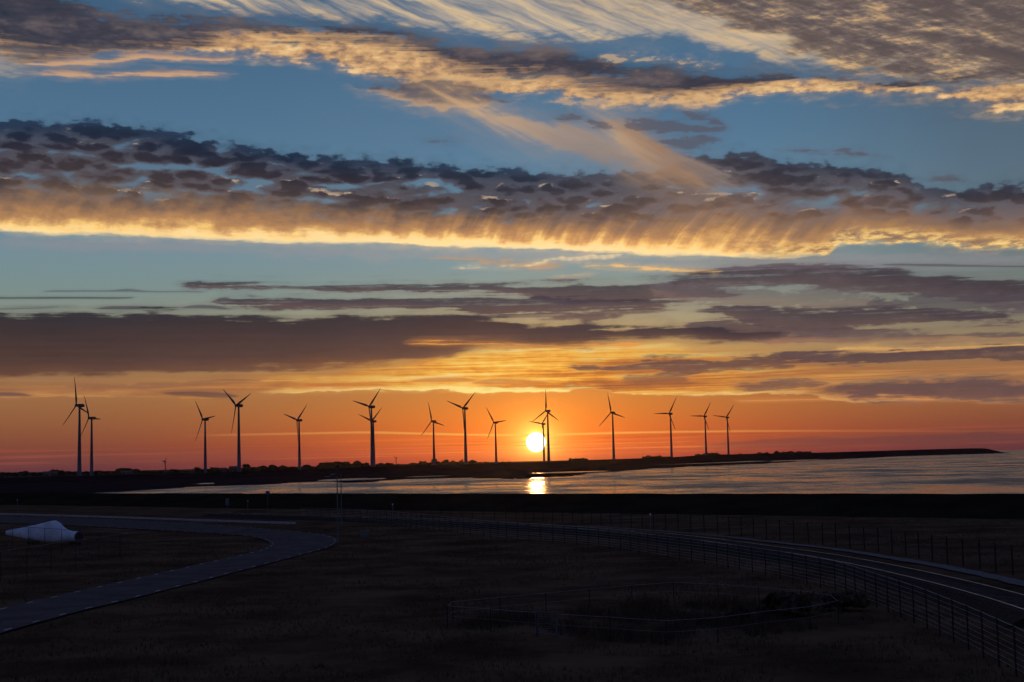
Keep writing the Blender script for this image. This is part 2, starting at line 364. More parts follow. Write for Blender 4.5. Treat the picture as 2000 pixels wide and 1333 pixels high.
strat(L(1280,568, 1400,566, 1500,570, 1620,575, 1700,585), L(1280,574, 1400,592, 1500,592, 1600,600, 1700,592), (96,86,90), (122,100,92), .62, 8, 8, 1.3, None, nA*.9 + nC*.9)
strat(L(1700,588, 1800,586, 1900,585, 2030,582), L(1700,592, 1800,600, 1900,605, 2030,604), (78,72,80), (90,80,84), .7, 7, 6, 1.3, None, nA*.9 + nC*.9)
strat(L(1375,608, 1410,601, 1500,600, 1600,604, 1660,604, 1750,600, 1850,611, 1920,618, 1990,622), L(1375,612, 1430,616, 1500,640, 1600,646, 1700,634, 1750,632, 1850,630, 1920,626, 1990,625), (70,60,68), (92,74,74), .94)
strat(L(1360,632, 1450,626, 1600,634, 1720,640), L(1360,642, 1450,660, 1560,668, 1650,652, 1720,644), (86,70,74), (104,80,76), .9)
strat(L(1500,658, 1600,654, 1700,651, 1800,655, 1900,656, 2030,650), L(1500,668, 1600,668, 1700,668, 1800,664, 1900,661, 2030,656), (96,80,80), (150,110,86), .85)
end(); begin('dark sheet')
# the great dark sheet
D, f = lane(L(0,613, 100,616, 170,610, 300,608, 400,609, 500,614, 600,615, 700,613, 800,611, 900,613, 980,618, 1050,631, 1150,634, 1250,638, 1350,638, 1450,640, 1540,650),
            L(0,746, 100,742, 200,744, 300,738, 400,740, 500,733, 600,735, 700,728, 790,722, 880,702, 950,691, 1050,687, 1150,681, 1250,674, 1400,675, 1480,672, 1540,662), 6, 12, 1.0, 8, nA*.9 + nB*.9, nb=nA*9 + nB*7 - 4)
dk = ramp(f + nB*.06 + nD*.06, [(0,(146,94,60)),(.14,(108,74,60)),(.33,(84,61,57)),(.7,(66,51,54)),(.95,(52,45,53))])
dk = mulc(dk, sm(-1000, 200, s, .86, 1.25)*(1 + nB*.15 + nD*.07 + nC*.04))
col = mix(col, dk, D*.97)
# gold slit inside it
D, f = lane(L(800,674, 900,669, 1000,670, 1100,672, 1180,668, 1260,670), L(800,677, 900,676, 1000,679, 1100,678, 1180,674, 1260,673), 3, 3, .9, 4, nB*1.2)
col = mix(col, lin((236,154,72)), D*.85)
D, f = lane(L(1000,622, 1060,613, 1180,612, 1240,616, 1320,620), L(1000,626, 1060,628, 1140,626, 1240,619, 1320,622), 4, 4, .9)
col = mix(col, lin((100,78,78)), D*.85)
# bright edged streaks at the right
strat(L(1640,681, 1700,677, 1760,679, 1850,678, 1950,673, 2030,671), L(1640,685, 1700,686, 1760,686, 1850,685, 1950,680, 2030,680), (232,178,106), (226,164,88), .8, 2.5, 3, .9, None, nC)
strat(L(1540,697, 1620,690, 1700,687, 1800,685, 1900,681, 2030,675), L(1540,701, 1600,708, 1700,710, 1800,703, 1900,700, 2030,706), (80,64,70), (98,74,70), .93)
strat(L(1120,715, 1200,711, 1300,700, 1400,702, 1500,703, 1600,704, 1650,707), L(1120,718, 1200,722, 1280,724, 1330,732, 1400,722, 1500,715, 1600,711, 1650,710), (92,68,68), (112,78,66), .93)
strat(L(1200,742, 1260,738, 1330,742), L(1200,745, 1260,752, 1330,747), (124,82,66), (138,86,60), .8)
strat(L(1430,752, 1480,746, 1560,744, 1600,747), L(1430,756, 1500,758, 1560,753, 1600,749), (104,78,74), (122,84,70), .85)
strat(L(1610,762, 1700,750, 1800,745, 1900,743, 2030,750), L(1610,768, 1700,779, 1760,781, 1850,779, 1930,776, 2030,778), (92,74,76), (110,80,76), .9, 7, 3)
strat(L(-100,766, 0,766, 60,771), L(-100,774, 0,774, 60,774), (96,72,68), (110,78,68), .85, 2.5, 2.5, .5)
strat(L(330,767, 370,765, 440,767, 470,773), L(330,770, 380,775, 440,778, 470,776), (98,72,66), (108,76,62), .85, 2.5, 2.5, .5)
strat(L(150,752, 260,752, 400,747, 500,744), L(150,757, 260,761, 400,756, 500,748), (124,86,70), (140,92,66), .6, 4, 4)
for tp, bt in ((L(800,744, 870,738, 930,741), L(800,747, 870,748, 930,746)), (L(930,746, 985,738, 1040,742, 1080,748), L(930,750, 985,752, 1040,752, 1080,750)), (L(600,752, 680,748, 760,752), L(600,756, 680,757, 760,755))):
    strat(tp, bt, (176,102,56), (196,116,54), .75, 3, 3, .9)
strat(L(1440,782, 1560,779, 1700,777, 1820,779), L(1440,785, 1560,783, 1700,780, 1820,782), (224,150,84), (224,150,84), .6, 1.6, 1.6, .5, None, nB)

end(); begin('horizon lines')
# --- thin lines and mauve murk over the horizon
n2 = w1
c845 = curve(s, cpts(L(300,852, 450,850, 600,847, 700,845, 850,848, 950,850, 1040,850, 1100,849, 1200,846, 1400,843, 1700,842, 1900,843)))
ln = sm(3.4, .3, M('ABSOLUTE', t - c845) + n1*.7) * curve(s, [(st(x,850)[0], v) for x, v in ((0,0),(300,.0),(450,.5),(800,.85),(1050,1),(1400,.8),(1650,.4),(2000,.1))], 0, 1)
col = mix(col, mix(lin((196,108,70)), lin((255,186,84)), K), ln*.75)
st_band = sm(6, 16, t)*sm(52, 40, t)
col = mix(col, mix(lin((150,72,62)), lin((252,132,48)), K), st_band*sm(.15, .8, n1 + n2*.3)*(.6 + K*.35))
col = mix(col, mix(lin((112,62,56)), lin((206,78,34)), K), st_band*sm(-.1, -.8, n1 + n2*.3)*.5)
D, f = lane(L(1380,872, 1500,862, 1650,856, 1800,850, 2030,846), L(1380,880, 1500,880, 1650,874, 1800,872, 2030,866), 2.5, 6, .5, 5, n1)
col = mix(col, lin((98,58,60)), D*.5)
murk = sm(20, -2, t + n2*1.5)
col = mix(col, mix(lin((92,46,54)), lin((186,56,34)), K), murk*.55)

end()
# re-light close to the disc (thin cloud glows through)
col = addc(col, (1.0, .50, .06), M('EXPONENT', -(r_/34.0))*.5)
# the disc
rd = M('SQRT', ds*ds + dt*dt)
disc = sm(20.5, 14.5, rd)
col = mix(col, (9.0, 8.2, 5.6), disc)

# above the frame and behind the viewer: dim dusk blue, with the physical sky mixed in
nish = WT.nodes.new('ShaderNodeTexSky'); nish.sky_type = 'NISHITA'; nish.sun_disc = False
nish.sun_elevation = SUN_EL; nish.sun_rotation = SUN_AZ
back = addc(ramp(mx(t, 0.0)/3000, [(0,(56,56,80)),(.08,(60,62,88)),(.3,(62,74,112)),(1,(46,60,98))]), X(nish.outputs[0]), .008)
vis = front*sm(1500, 980, t)
col = mix(back, col, vis)
below = sm(-2, -40, t)
col = mix(col, lin((20,14,18)), below)
bg = WT.nodes.new('ShaderNodeBackground'); wire(col, bg.inputs['Color']); bg.inputs['Strength'].default_value = 1.0
wo = WT.nodes.new('ShaderNodeOutputWorld'); WT.links.new(bg.outputs[0], wo.inputs['Surface'])
scene.world = world
# ================================================================ helpers
rnd = random.Random(7)
def material(name, c, rough=.8, metal=0.0, vary=.25, scale=1.0, bump=0.0, bscale=8.0, c2=None, spec=.5, stretch=(1,1,1)):
    m = bpy.data.materials.new(name); m.use_nodes = True
    nt = m.node_tree; old = X.nt; X.nt = nt
    b = nt.nodes['Principled BSDF']; b.inputs['Roughness'].default_value = rough; b.inputs['Metallic'].default_value = metal
    b.inputs['Specular IOR Level'].default_value = spec
    g = nt.nodes.new('ShaderNodeNewGeometry')
    mp = nt.nodes.new('ShaderNodeMapping'); nt.links.new(g.outputs['Position'], mp.inputs['Vector'])
    mp.inputs['Scale'].default_value = tuple(scale*q for q in stretch)
    nz = nt.nodes.new('ShaderNodeTexNoise'); nz.inputs['Detail'].default_value = 6; nz.inputs['Roughness'].default_value = .65; nz.inputs['Scale'].default_value = 1
    nt.links.new(mp.outputs[0], nz.inputs['Vector'])
    f = sm(.3, .7, X(nz.outputs['Fac']))
    c2 = c2 or tuple(v*(1 + vary*2) for v in c)
    wire(mix(tuple(v*(1 - vary) for v in c), c2, f), b.inputs['Base Color'])
    if bump:
        n2 = nt.nodes.new('ShaderNodeTexNoise'); n2.inputs['Scale'].default_value = bscale; n2.inputs['Detail'].default_value = 5
        nt.links.new(g.outputs['Position'], n2.inputs['Vector'])
        bp = nt.nodes.new('ShaderNodeBump'); bp.inputs['Strength'].default_value = bump; bp.inputs['Distance'].default_value = .15
        nt.links.new(n2.outputs['Fac'], bp.inputs['Height']); nt.links.new(bp.outputs[0], b.inputs['Normal'])
    X.nt = old
    return m
MT = dict(
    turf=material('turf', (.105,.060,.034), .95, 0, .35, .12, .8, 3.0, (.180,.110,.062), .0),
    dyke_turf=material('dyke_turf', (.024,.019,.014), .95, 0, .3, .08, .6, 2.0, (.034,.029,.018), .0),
    mud=material('wet_mud', (.030,.022,.022), .8, 0, .3, .02, .5, .4, None, 0),
    bank=material('dark_basalt_and_grass', (.022,.016,.018), .9, 0, .3, .05, .5, .6, None, 0),
    far=material('far_fields', (.040,.034,.030), 1, 0, .3, .004, 0, 1, (.060,.046,.040), 0),
    asphalt=material('asphalt', (.135,.108,.100), .95, 0, .2, .35, .25, 30.0, (.165,.134,.122), .0),
    paint=material('road_paint', (.60,.60,.58), .6, 0, .12, 3.0),
    gravel=material('gravel', (.11,.11,.12), .9, 0, .35, 2.5, .8, 14.0),
    ballast=material('ballast', (.035,.026,.022), .95, 0, .4, 3.0, .9, 10.0, (.06,.04,.032), .1),
    wood=material('timber', (.045,.034,.026), .85, 0, .3, 2.0),
    rail=material('polished_rail', (.90,.84,.84), .42, 1.0, .05, 1.0),
    shrub=material('shrub_twigs', (.075,.055,.036), .95, 0, .4, .9, 0, 1, None, 0),
    dim_wire=material('dull_paddock_wire', (.26,.22,.21), .9, 0, .2, 4.0, spec=.1),
    bright_zinc=material('bright_zinc', (.42,.42,.44), .6, .2, .12, 2.0),
    rust=material('rusty_rail_web', (.05,.03,.022), .9, 0, .3, 3.0),
    zinc=material('galvanised_steel', (.11,.11,.12), .6, .2, .12, 2.0),
    dark_steel=material('dark_fence_steel', (.010,.010,.010), .8, .0, .2, 2.0),
    wire=material('fence_wire', (.30,.27,.27), .8, 0, .1, 4.0),
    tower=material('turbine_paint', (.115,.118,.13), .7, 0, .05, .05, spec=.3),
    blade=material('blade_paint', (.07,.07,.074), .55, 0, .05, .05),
    white=material('white_gelcoat', (.72,.79,.88), .5, 0, .16, .5, .2, 5.0),
    black=material('opening_shade', (.02,.02,.022), .7, 0, .2, 2.0),  # black that stands for the shade inside the open blade root
    blue=material('blue_sign_face', (.02,.10,.38), .45, 0, .05, 2.0),
    grey=material('grey_paint', (.13,.13,.145), .6, 0, .1, 1.0),
    leaf=material('dusk_foliage', (.030,.034,.018), .95, 0, .35, .3, 0, 1, None, .05),
    bark=material('bark', (.05,.04,.03), .95, 0, .3, 1.0),
    brick=material('farm_brick', (.07,.04,.032), .9, 0, .25, .4),
    roof=material('roof_sheet', (.055,.05,.058), .6, 0, .2, .2),
    dry=material('dry_grass', (.10,.072,.045), .95, 0, .4, .7, 0, 1, (.17,.125,.08), .0),
    reed=material('reed_stems', (.085,.055,.038), .95, 0, .4, 1.1, 0, 1, (.150,.100,.066), .0),
)
class MB:
    def __init__(s): s.v = []; s.f = []
    def add(s, vs, fs):
        o = len(s.v); s.v += [tuple(p) for p in vs]; s.f += [tuple(i + o for i in f) for f in fs]; return s
    def box(s, c, size, rz=0.0, M4=None, taper=1.0):
        cx, cy, cz = c; a, b, h = (q/2 for q in size); vs = []
        for z, k in ((-h, 1.0), (h, taper)):
            for x, y in ((-a,-b),(a,-b),(a,b),(-a,b)):
                x *= k; y *= k
                p = Vector((x*math.cos(rz) - y*math.sin(rz) + cx, x*math.sin(rz) + y*math.cos(rz) + cy, z + cz))
                vs.append(M4 @ p if M4 else p)
        return s.add(vs, [(3,2,1,0),(4,5,6,7),(0,1,5,4),(1,2,6,5),(2,3,7,6),(3,0,4,7)])
    def tube(s, pts, rad, n=8, cap=True):
        pts = [Vector(p) for p in pts]; rad = rad if isinstance(rad, (list, tuple)) else [rad]*len(pts)
        vs = []; prev = None
        for i, p in enumerate(pts):
            d = (pts[min(i+1, len(pts)-1)] - pts[max(i-1, 0)]).normalized()
            ref = Vector((0,0,1)) if abs(d.z) < .95 else Vector((1,0,0))
            a = d.cross(ref).normalized() if prev is None else (prev - d*prev.dot(d)).normalized()
            prev = a; b = d.cross(a)
            for k in range(n):
                t_ = 2*math.pi*k/n; vs.append(p + (a*math.cos(t_) + b*math.sin(t_))*rad[i])
        fs = []
        for i in range(len(pts)-1):
            for k in range(n):
                fs.append((i*n+k, (i+1)*n+k, (i+1)*n+(k+1)%n, i*n+(k+1)%n))
        if cap: fs += [tuple(range(n)), tuple((len(pts)-1)*n + k for k in reversed(range(n)))]
        return s.add(vs, fs)
    def loft(s, rings, cap=True):
        n = len(rings[0]); vs = [p for r in rings for p in r]; fs = []
        for i in range(len(rings)-1):
            for k in range(n): fs.append((i*n+k, i*n+(k+1)%n, (i+1)*n+(k+1)%n, (i+1)*n+k))
        if cap: fs += [tuple(reversed(range(n))), tuple((len(rings)-1)*n + k for k in range(n))]
        return s.add(vs, fs)
    def build(s, name, m, parent=None, smooth=False):
        me = bpy.data.meshes.new(name); me.from_pydata(s.v, [], s.f); me.materials.append(MT[m] if isinstance(m, str) else m)
        bm = bmesh.new(); bm.from_mesh(me); bmesh.ops.recalc_face_normals(bm, faces=bm.faces); bm.to_mesh(me); bm.free()
        if smooth:
            for p in me.polygons: p.use_smooth = True
        o = bpy.data.objects.new(name, me); C.objects.link(o)
        if parent: o.parent = parent
        return o
def sheet(name, m, vs, fs, kind='structure', smooth=False):
    me = bpy.data.meshes.new(name); me.from_pydata([tuple(v) for v in vs], [], fs); me.materials.append(MT[m] if isinstance(m, str) else m)
    me.validate(); me.update()
    for p in me.polygons:
        if p.normal.z < 0: p.flip()
        p.use_smooth = smooth
    me.update()
    o = bpy.data.objects.new(name, me); C.objects.link(o); o['kind'] = kind
    return o
def thing(name, label, cat, loc=(0,0,0), rz=0.0, group=None):
    o = bpy.data.objects.new(name, None); C.objects.link(o); o.location = loc; o.rotation_euler = (0,0,rz); o.empty_display_size = .5
    o['label'] = label; o['category'] = cat
    if group: o['group'] = group
    return o
def copy_thing(root, loc, rz=0.0, label=None):
    r = root.copy(); C.objects.link(r); r.location = loc; r.rotation_euler = (0,0,rz)
    if label: r['label'] = label
    for ch in list(root.children):
        c = ch.copy(); C.objects.link(c); c.parent = r; c.matrix_parent_inverse = ch.matrix_parent_inverse.copy()
        for g in list(ch.children):
            d = g.copy(); C.objects.link(d); d.parent = c
    return r
def resample(pts, step=None, n=None):
    pts = [Vector(p) for p in pts]; acc = [0.0]
    for a, b in zip(pts, pts[1:]): acc.append(acc[-1] + (b - a).length)
    n = n or max(2, int(round(acc[-1]/step)) + 1); out = []; j = 0
    for i in range(n):
        d = acc[-1]*i/(n-1)
        while j < len(pts)-2 and acc[j+1] < d: j += 1
        k = (d - acc[j])/max(acc[j+1]-acc[j], 1e-9); out.append(pts[j].lerp(pts[j+1], k))
    return out
def smooth_line(pts, it=3):
    pts = [Vector(p) for p in pts]
    for _ in range(it):
        q = [pts[0]]
        for a, b in zip(pts, pts[1:]): q += [a*.75 + b*.25, a*.25 + b*.75]
        q.append(pts[-1]); pts = q
    return pts
def offset_line(pts, d):                 # to the left of travel, in plan
    out = []
    for i, p in enumerate(pts):
        t_ = (pts[min(i+1, len(pts)-1)] - pts[max(i-1, 0)]); n_ = Vector((-t_.y, t_.x, 0)).normalized()
        out.append(p + n_*d)
    return out
def interp(x, pts):
    if x <= pts[0][0]: return pts[0][1]
    for (a, b), (c, d) in zip(pts, pts[1:]):
        if x <= c: return b + (d - b)*(x - a)/(c - a)
    return pts[-1][1]
def nz(x, y, z=0.0): return mnoise.noise(Vector((x, y, z)))

# ================================================================ sea dyke, ground, water, mud
SEA = -1.0
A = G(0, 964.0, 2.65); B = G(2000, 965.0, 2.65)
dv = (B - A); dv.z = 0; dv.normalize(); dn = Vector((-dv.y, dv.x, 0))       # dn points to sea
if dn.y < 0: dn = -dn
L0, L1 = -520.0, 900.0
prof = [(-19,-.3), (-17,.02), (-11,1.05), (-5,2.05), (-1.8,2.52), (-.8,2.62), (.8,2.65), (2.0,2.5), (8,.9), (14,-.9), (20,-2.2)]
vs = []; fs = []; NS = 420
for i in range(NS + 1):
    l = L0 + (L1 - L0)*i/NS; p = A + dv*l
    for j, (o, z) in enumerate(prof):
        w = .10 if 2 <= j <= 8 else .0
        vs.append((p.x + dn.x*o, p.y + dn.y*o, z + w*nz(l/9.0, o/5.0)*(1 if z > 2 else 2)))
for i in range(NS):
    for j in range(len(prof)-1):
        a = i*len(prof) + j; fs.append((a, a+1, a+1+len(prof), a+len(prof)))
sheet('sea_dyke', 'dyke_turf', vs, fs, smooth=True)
# reclaimed land inside the dyke: one sheet with a gentle swell away from road and rails
e0 = A + dv*L0 - dn*5; e1 = A + dv*L1 - dn*5
vs = []; fs = []; NX, NY = 150, 120
for j in range(NY + 1):
    v = (j/NY)**.7
    for i in range(NX + 1):
        u = i/NX; top = e0.lerp(e1, u); bot = Vector((-560 + 1300*u, -160, 0))
        p = bot.lerp(top, v)
        vs.append((p.x, p.y, -.02 - .10*(.5 + .5*nz(p.x/26, p.y/26))))
for j in range(NY):
    for i in range(NX):
        a = j*(NX+1) + i; fs.append((a, a+1, a+NX+2, a+NX+1))
sheet('ground', 'turf', vs, fs, smooth=True)

# crest line of the far embankment, through the feet of the front turbines
front = [((155,930),1337), ((467,922),1422), ((727,912),1570), ((910,907),1688), ((1072,903),1843), ((1199,897),2029), ((1312,894),2150), ((1379.5,889),2440), ((1423,888),2543)]
crest = [Vector((-1150, 800, 2.4)), Vector((-760, 1060, 2.5))] + [at(x, y, D) for (x, y), D in front] + \
        [at(1580,885,2920), at(1700,881.5,3160), at(1800,878.5,3380), at(1900,875.8,3600), at(1928,876.5,3640), at(1950,879,3670)]
crest[-1].z = -.4
cl = smooth_line(crest, 2)
def far_dyke():
    vs = []; fs = []; L_ = resample(cl, 22.0)
    P = [(-1,-1.6), (-.97,-1.0), (-.6,.33), (-.3,.72), (-.1,1.0), (.1,1.0), (.35,.65), (.9,-.2)]
    for i, p in enumerate(L_):
        t_ = (L_[min(i+1, len(L_)-1)] - L_[max(i-1, 0)]); n_ = Vector((-t_.y, t_.x, 0)).normalized()
        if n_.y < 0: n_ = -n_
        W = 34 + max(p.z, 0)*2.6
        for j, (o, k) in enumerate(P):
            z = SEA + (p.z - SEA)*max(k, 0) if k > 0 else k*.9
            vs.append((p.x + n_.x*W*o, p.y + n_.y*W*o, z + (.25*nz(p.x/30, p.y/30, j) if 1 < j < 6 else 0)))
    m = len(P)
    for i in range(len(L_)-1):
        for j in range(m-1):
            a = i*m + j; fs.append((a, a+1, a+1+m, a+m))
    sheet('embankment', 'bank', vs, fs, smooth=True)
far_dyke()
# low country behind it
vs = [Vector((-1400, 900, .45))] + [p + Vector((0, 14, 0)) for p in cl[::3] if p.x < 660]
for v in vs: v.z = .45
edge_ = [Vector((v.x, v.y, .45)) for v in vs] ; far_ = [Vector((max(-13700, v.x*14100/v.y), 14100, .45)) for v in vs]
n = len(edge_)
sheet('far_fields', 'far', edge_ + far_, [(i, i+1, n+i+1, n+i) for i in range(n-1)])

# water: one sheet out to the horizon
wm = bpy.data.materials.new('sea_water'); wm.use_nodes = True; X.nt = wm.node_tree
wb_ = wm.node_tree.nodes['Principled BSDF']; wb_.inputs['Base Color'].default_value = (.012,.014,.018,1); wb_.inputs['IOR'].default_value = 1.33
g_ = wm.node_tree.nodes.new('ShaderNodeNewGeometry'); sg = wm.node_tree.nodes.new('ShaderNodeSeparateXYZ'); wm.node_tree.links.new(g_.outputs['Position'], sg.inputs[0])
wx, wy = X(sg.outputs[0]), X(sg.outputs[1])
calm = fbm(vec(wx/44, wy/70, 3.0), 8, .74) + fbm(vec(wx/400, wy/160, 5.0), 3)*.4
wire(sm(-.6, .7, calm, .10, .40), wb_.inputs['Roughness'])
h1 = fbm(vec(wx/4.5, wy/3.6, 1.0), 4, .6); h2 = fbm(vec(wx/26, wy/20, 2.0), 5, .62)
bp_ = wm.node_tree.nodes.new('ShaderNodeBump'); bp_.inputs['Distance'].default_value = 1.0; bp_.inputs['Strength'].default_value = 1.0
wire((h1*.075 + h2*.40)*sm(-.6, .7, calm, .25, 1.35), bp_.inputs['Height']); wm.node_tree.links.new(bp_.outputs[0], wb_.inputs['Normal'])
X.nt = WT
MT['water'] = wm
w0 = A + dv*(-5000) + dn*6; w1_ = A + dv*5000 + dn*6
sheet('sea', 'water', [(w0.x, w0.y, SEA), (w1_.x, w1_.y, SEA), (13800, 14300, SEA), (-13800, 14300, SEA)], [(0,1,2,3)])

# tidal mud between the dyke and the far embankment
shore = [(-400,975),(0,975),(150,972),(190,964),(300,957),(400,951),(500,948),(620,942),(700,944),(800,936),(900,934),(1000,937),(1100,933),(1200,922),(1300,915),(1400,910),(1500,906),(1600,900),(1700,895),(1800,890),(1900,886),(1960,885)]
shore_w = sorted((math.atan2(*(G(x, y, SEA).xy)), G(x, y, SEA).xy.length) for x, y in shore)
pools = [(385,421,943.5,946.5),(618,756,934.5,939.5),(790,880,930,932),(1500,1612,898.5,901),(1040,1190,921,924.5),(1250,1500,903,906)]
vs = []; fs = []; NA_, ND_ = 340, 230
az0, az1 = R(-27), R(19)
for i in range(NA_ + 1):
    a = az0 + (az1 - az0)*i/NA_
    d0 = 205.0 if a > 0 else 255.0
    sd = interp(a, shore_w)
    for j in range(ND_ + 1):
        d = d0*(3700/d0)**(j/ND_)
        x, y = d*math.sin(a), d*math.cos(a)
        big = nz(x/150, y/60, 2.0) + .6*nz(x/50, y/24, 4.0) + .42*nz(x/16, y/11, 6.0)
        k = (d*(1 + .05*big) - sd)/(sd*.05)
        h = SEA - .12 + .26*max(-1.0, min(1.0, k)) + .10*big
        px_, py_ = proj((x, y, SEA))
        for (x0, x1, y0, y1) in pools:
            yc = (y0 + y1)/2 + (px_ - (x0+x1)/2)*-.03
            q = 1 - ((px_ - (x0+x1)/2)/((x1-x0)/2))**2 - ((py_ - yc)/((y1-y0)/2*.8))**2
            if q > 0: h = min(h, SEA - .15)
        vs.append((x, y, min(h, SEA + .45)))
for i in range(NA_):
    for j in range(ND_):
        q = i*(ND_+1) + j; c4 = (q, q+1, q+ND_+2, q+ND_+1)
        if max(vs[k][2] for k in c4) > SEA - .16 and ((Vector(vs[q]) - A).dot(dn) > 6): fs.append(c4)
sheet('mudflat', 'mud', vs, fs, smooth=True)

# ================================================================ wind turbines
WAZ = R(-136.0)                                            # the rotors face this way
ax = Vector((math.sin(WAZ), math.cos(WAZ), .07)).normalized()
rv = ax.cross(Vector((0,0,1))).normalized(); uv = rv.cross(ax).normalized()
def blade_mb(ph, RR, hub, fat=1.0):
    d = rv*math.cos(ph) + uv*math.sin(ph); w_ = ax.cross(d).normalized()
    rings = []
    for t_, ch, th in ((.03,.50,.50),(.07,.50,.48),(.13,.72,.36),(.22,.92,.24),(.40,.72,.16),(.60,.54,.11),(.80,.38,.07),(.94,.24,.05),(1.0,.08,.03)):
        c = hub + d*RR*t_ + ax*(1.1*t_*t_) ; tw_ = .35*(1 - t_)
        e1 = w_*math.cos(tw_) + ax*math.sin(tw_); e2 = d.cross(e1)
        k = RR/28.0*fat
        rings.append([c + (e1*(math.cos(q)*ch*1.35 - (.25*ch if t_ > .1 else 0)) + e2*math.sin(q)*th*1.3)*k for q in (2*math.pi*i/12 for i in range(12))])
    return MB().loft(rings)
def fit_phase(hubw, RR, tips):
    best = (1e9, 0)
    for i in range(240):
        ph = i*math.pi/360; e = 0
        pr = [proj(hubw + (rv*math.cos(ph+k*2*math.pi/3) + uv*math.sin(ph+k*2*math.pi/3))*RR + ax*1.1) for k in range(3)]
        for q in tips: e += min((q[0]-p[0])**2 + (q[1]-p[1])**2 for p in pr)
        if e < best[0]: best = (e, ph)
    return best[1]
tower_me = {}
def turbine(base, H, RR, tips, label, group, mt=1.0):
    root = thing('wind_turbine', label, 'wind turbine', base, 0, group)
    prof_ = [(0,2.15),(.012,2.15),(.012,2.0),(.35,1.62),(.7,1.2),(1,.86)]
    k = mt*H/65.0
    MB().loft([[Vector((math.cos(q)*r*k, math.sin(q)*r*k, z*H)) for q in (2*math.pi*i/20 for i in range(20))] for z, r in prof_]).build('tower', 'tower', root, True)
    n_ = MB(); a2 = Vector((ax.x, ax.y, 0)).normalized(); s2 = Vector((-a2.y, a2.x, 0)); rings = []
    for t_, wd, ht in ((2.3,1.0,1.0),(1.7,1.35,1.45),(0,1.5,1.65),(-3.2,1.45,1.6),(-4.6,1.1,1.2),(-4.9,.6,.8)):
        c = Vector((0,0,H + 1.2*k)) + a2*t_*k
        rings.append([c + (s2*math.copysign(abs(math.cos(q))**.6, math.cos(q))*wd + Vector((0,0,1))*math.copysign(abs(math.sin(q))**.6, math.sin(q))*ht)*k for q in (2*math.pi*i/16 for i in range(16))])
    nac = n_.loft(rings).build('nacelle', 'blade', root, True)
    MB().tube([(-a2*3.6*k + Vector((0,0,H + 2.6*k))), (-a2*3.6*k + Vector((0,0,H + 3.9*k)))], .12*k, 6).build('wind_vane', 'blade', nac)
    hubw = Vector((0,0,H + 1.25*k)) + ax*3.4*k
    ph = fit_phase(Vector(base) + hubw, RR, tips)
    MB().loft([[hubw + ax*(o*k) + (rv*math.cos(q) + uv*math.sin(q))*r*k for q in (2*math.pi*i/14 for i in range(14))] for o, r in ((-1.2,1.15),(-.3,1.3),(.6,1.15),(1.2,.75),(1.55,.2))]).build('hub', 'blade', root, True)
    for i in range(3): blade_mb(ph + i*2*math.pi/3, RR, hubw, 1.0 if mt == 1.0 else 2.3).build('blade', 'blade', root, True)
    MB().box((s2.x*2.05*k if 0 else 0, -2.08*k, 1.6), (.9, .25, 2.1)).build('door', 'grey', root)
    return root
T_tips = [[(145,734),(122,832),(172.5,808)], [(437,764),(489,772),(453,848)], [(685,787),(747,762.5)], [(874.5,789),(930,771)],
          [(1066.5,764.5),(1044,826),(1092,824.5)], [(1189,771),(1172.5,836),(1223,819)], [(1323,778),(1279.5,811),(1320,841.5)], [(1391,784.5),(1348,814),(1387,844)], [(1435.5,791.5),(1395,814.5),(1428,846)]]
T_lab = ['leftmost wind turbine, tallest of all, one blade pointing straight up',
         'tall wind turbine with two blades raised in a V and one hanging down',
         'tall wind turbine standing directly in front of a shorter one on the bank',
         'wind turbine with two blades raised, between two smaller ones left of the sun',
         'tall wind turbine just right of the sun disc with one blade straight up',
         'wind turbine standing alone right of the sun, one blade nearly upright',
         'first of the three wind turbines grouped at the right end, one blade level',
         'middle one of the three wind turbines at the right end of the row',
         'rightmost wind turbine, the smallest of the front row on the embankment']
for ((x, y), D), tips, lb in zip(front, T_tips, T_lab):
    b = at(x, y, D); b.z -= .3
    turbine(b, 65.0, 28.3, tips, lb, 'wind turbines along the embankment crest')
rear = [(179,818.5,(166,778),(195,821.5),(159,857)), (400.5,821,(385,787.5),(420.5,814.5),(385,860)), (584,822.5,(557,812.5),(599.5,794)), (729.3,824.5,(704,814),(745,800.5)),
        (846.5,824.5,(840,790),(868,832.5),(827,852)), (967.5,827,(953,800),(991.5,822.5),(954,858)), (1061,829.5,(1036,825.5),(1075,803))]
R_lab = ['shorter wind turbine close to the right of the leftmost and tallest one',
         'shorter wind turbine left of the one with two blades raised in a V',
         'wind turbine standing alone between two tall ones, two blades raised and one down its tower',
         'shorter wind turbine almost hidden behind the tower of a taller one',
         'slender wind turbine above round trees, one blade nearly upright and curved',
         'slender wind turbine left of the sun with one blade stretched to the right',
         'small hazy wind turbine overlapping the right edge of the sun disc']
for (x, yh, *tips), lb in zip(rear, R_lab):
    hy = 924 - .0235*x; D = 57.0*F/(hy - yh)
    p = at(x, yh, D); turbine((p.x + .0, p.y, .3), 65.0, 28.3, tips, lb, 'wind turbines in the second row')
for x, yh, D, H, RR, tips, lb in ((323,899.5,6000,37.5,24.0,[(329,889),(312.5,898)],'tiny far wind turbine over the tree line between the left pairs'),
                                  (774,894.2,8000,35.5,21.5,[(768,888),(781,890)],'tiny distant wind turbine rising from the trees, blades in a V')):
    p = at(x, yh, D); turbine((p.x, p.y, .3), H, RR, tips, lb, 'tiny turbines on the horizon', 2.2)

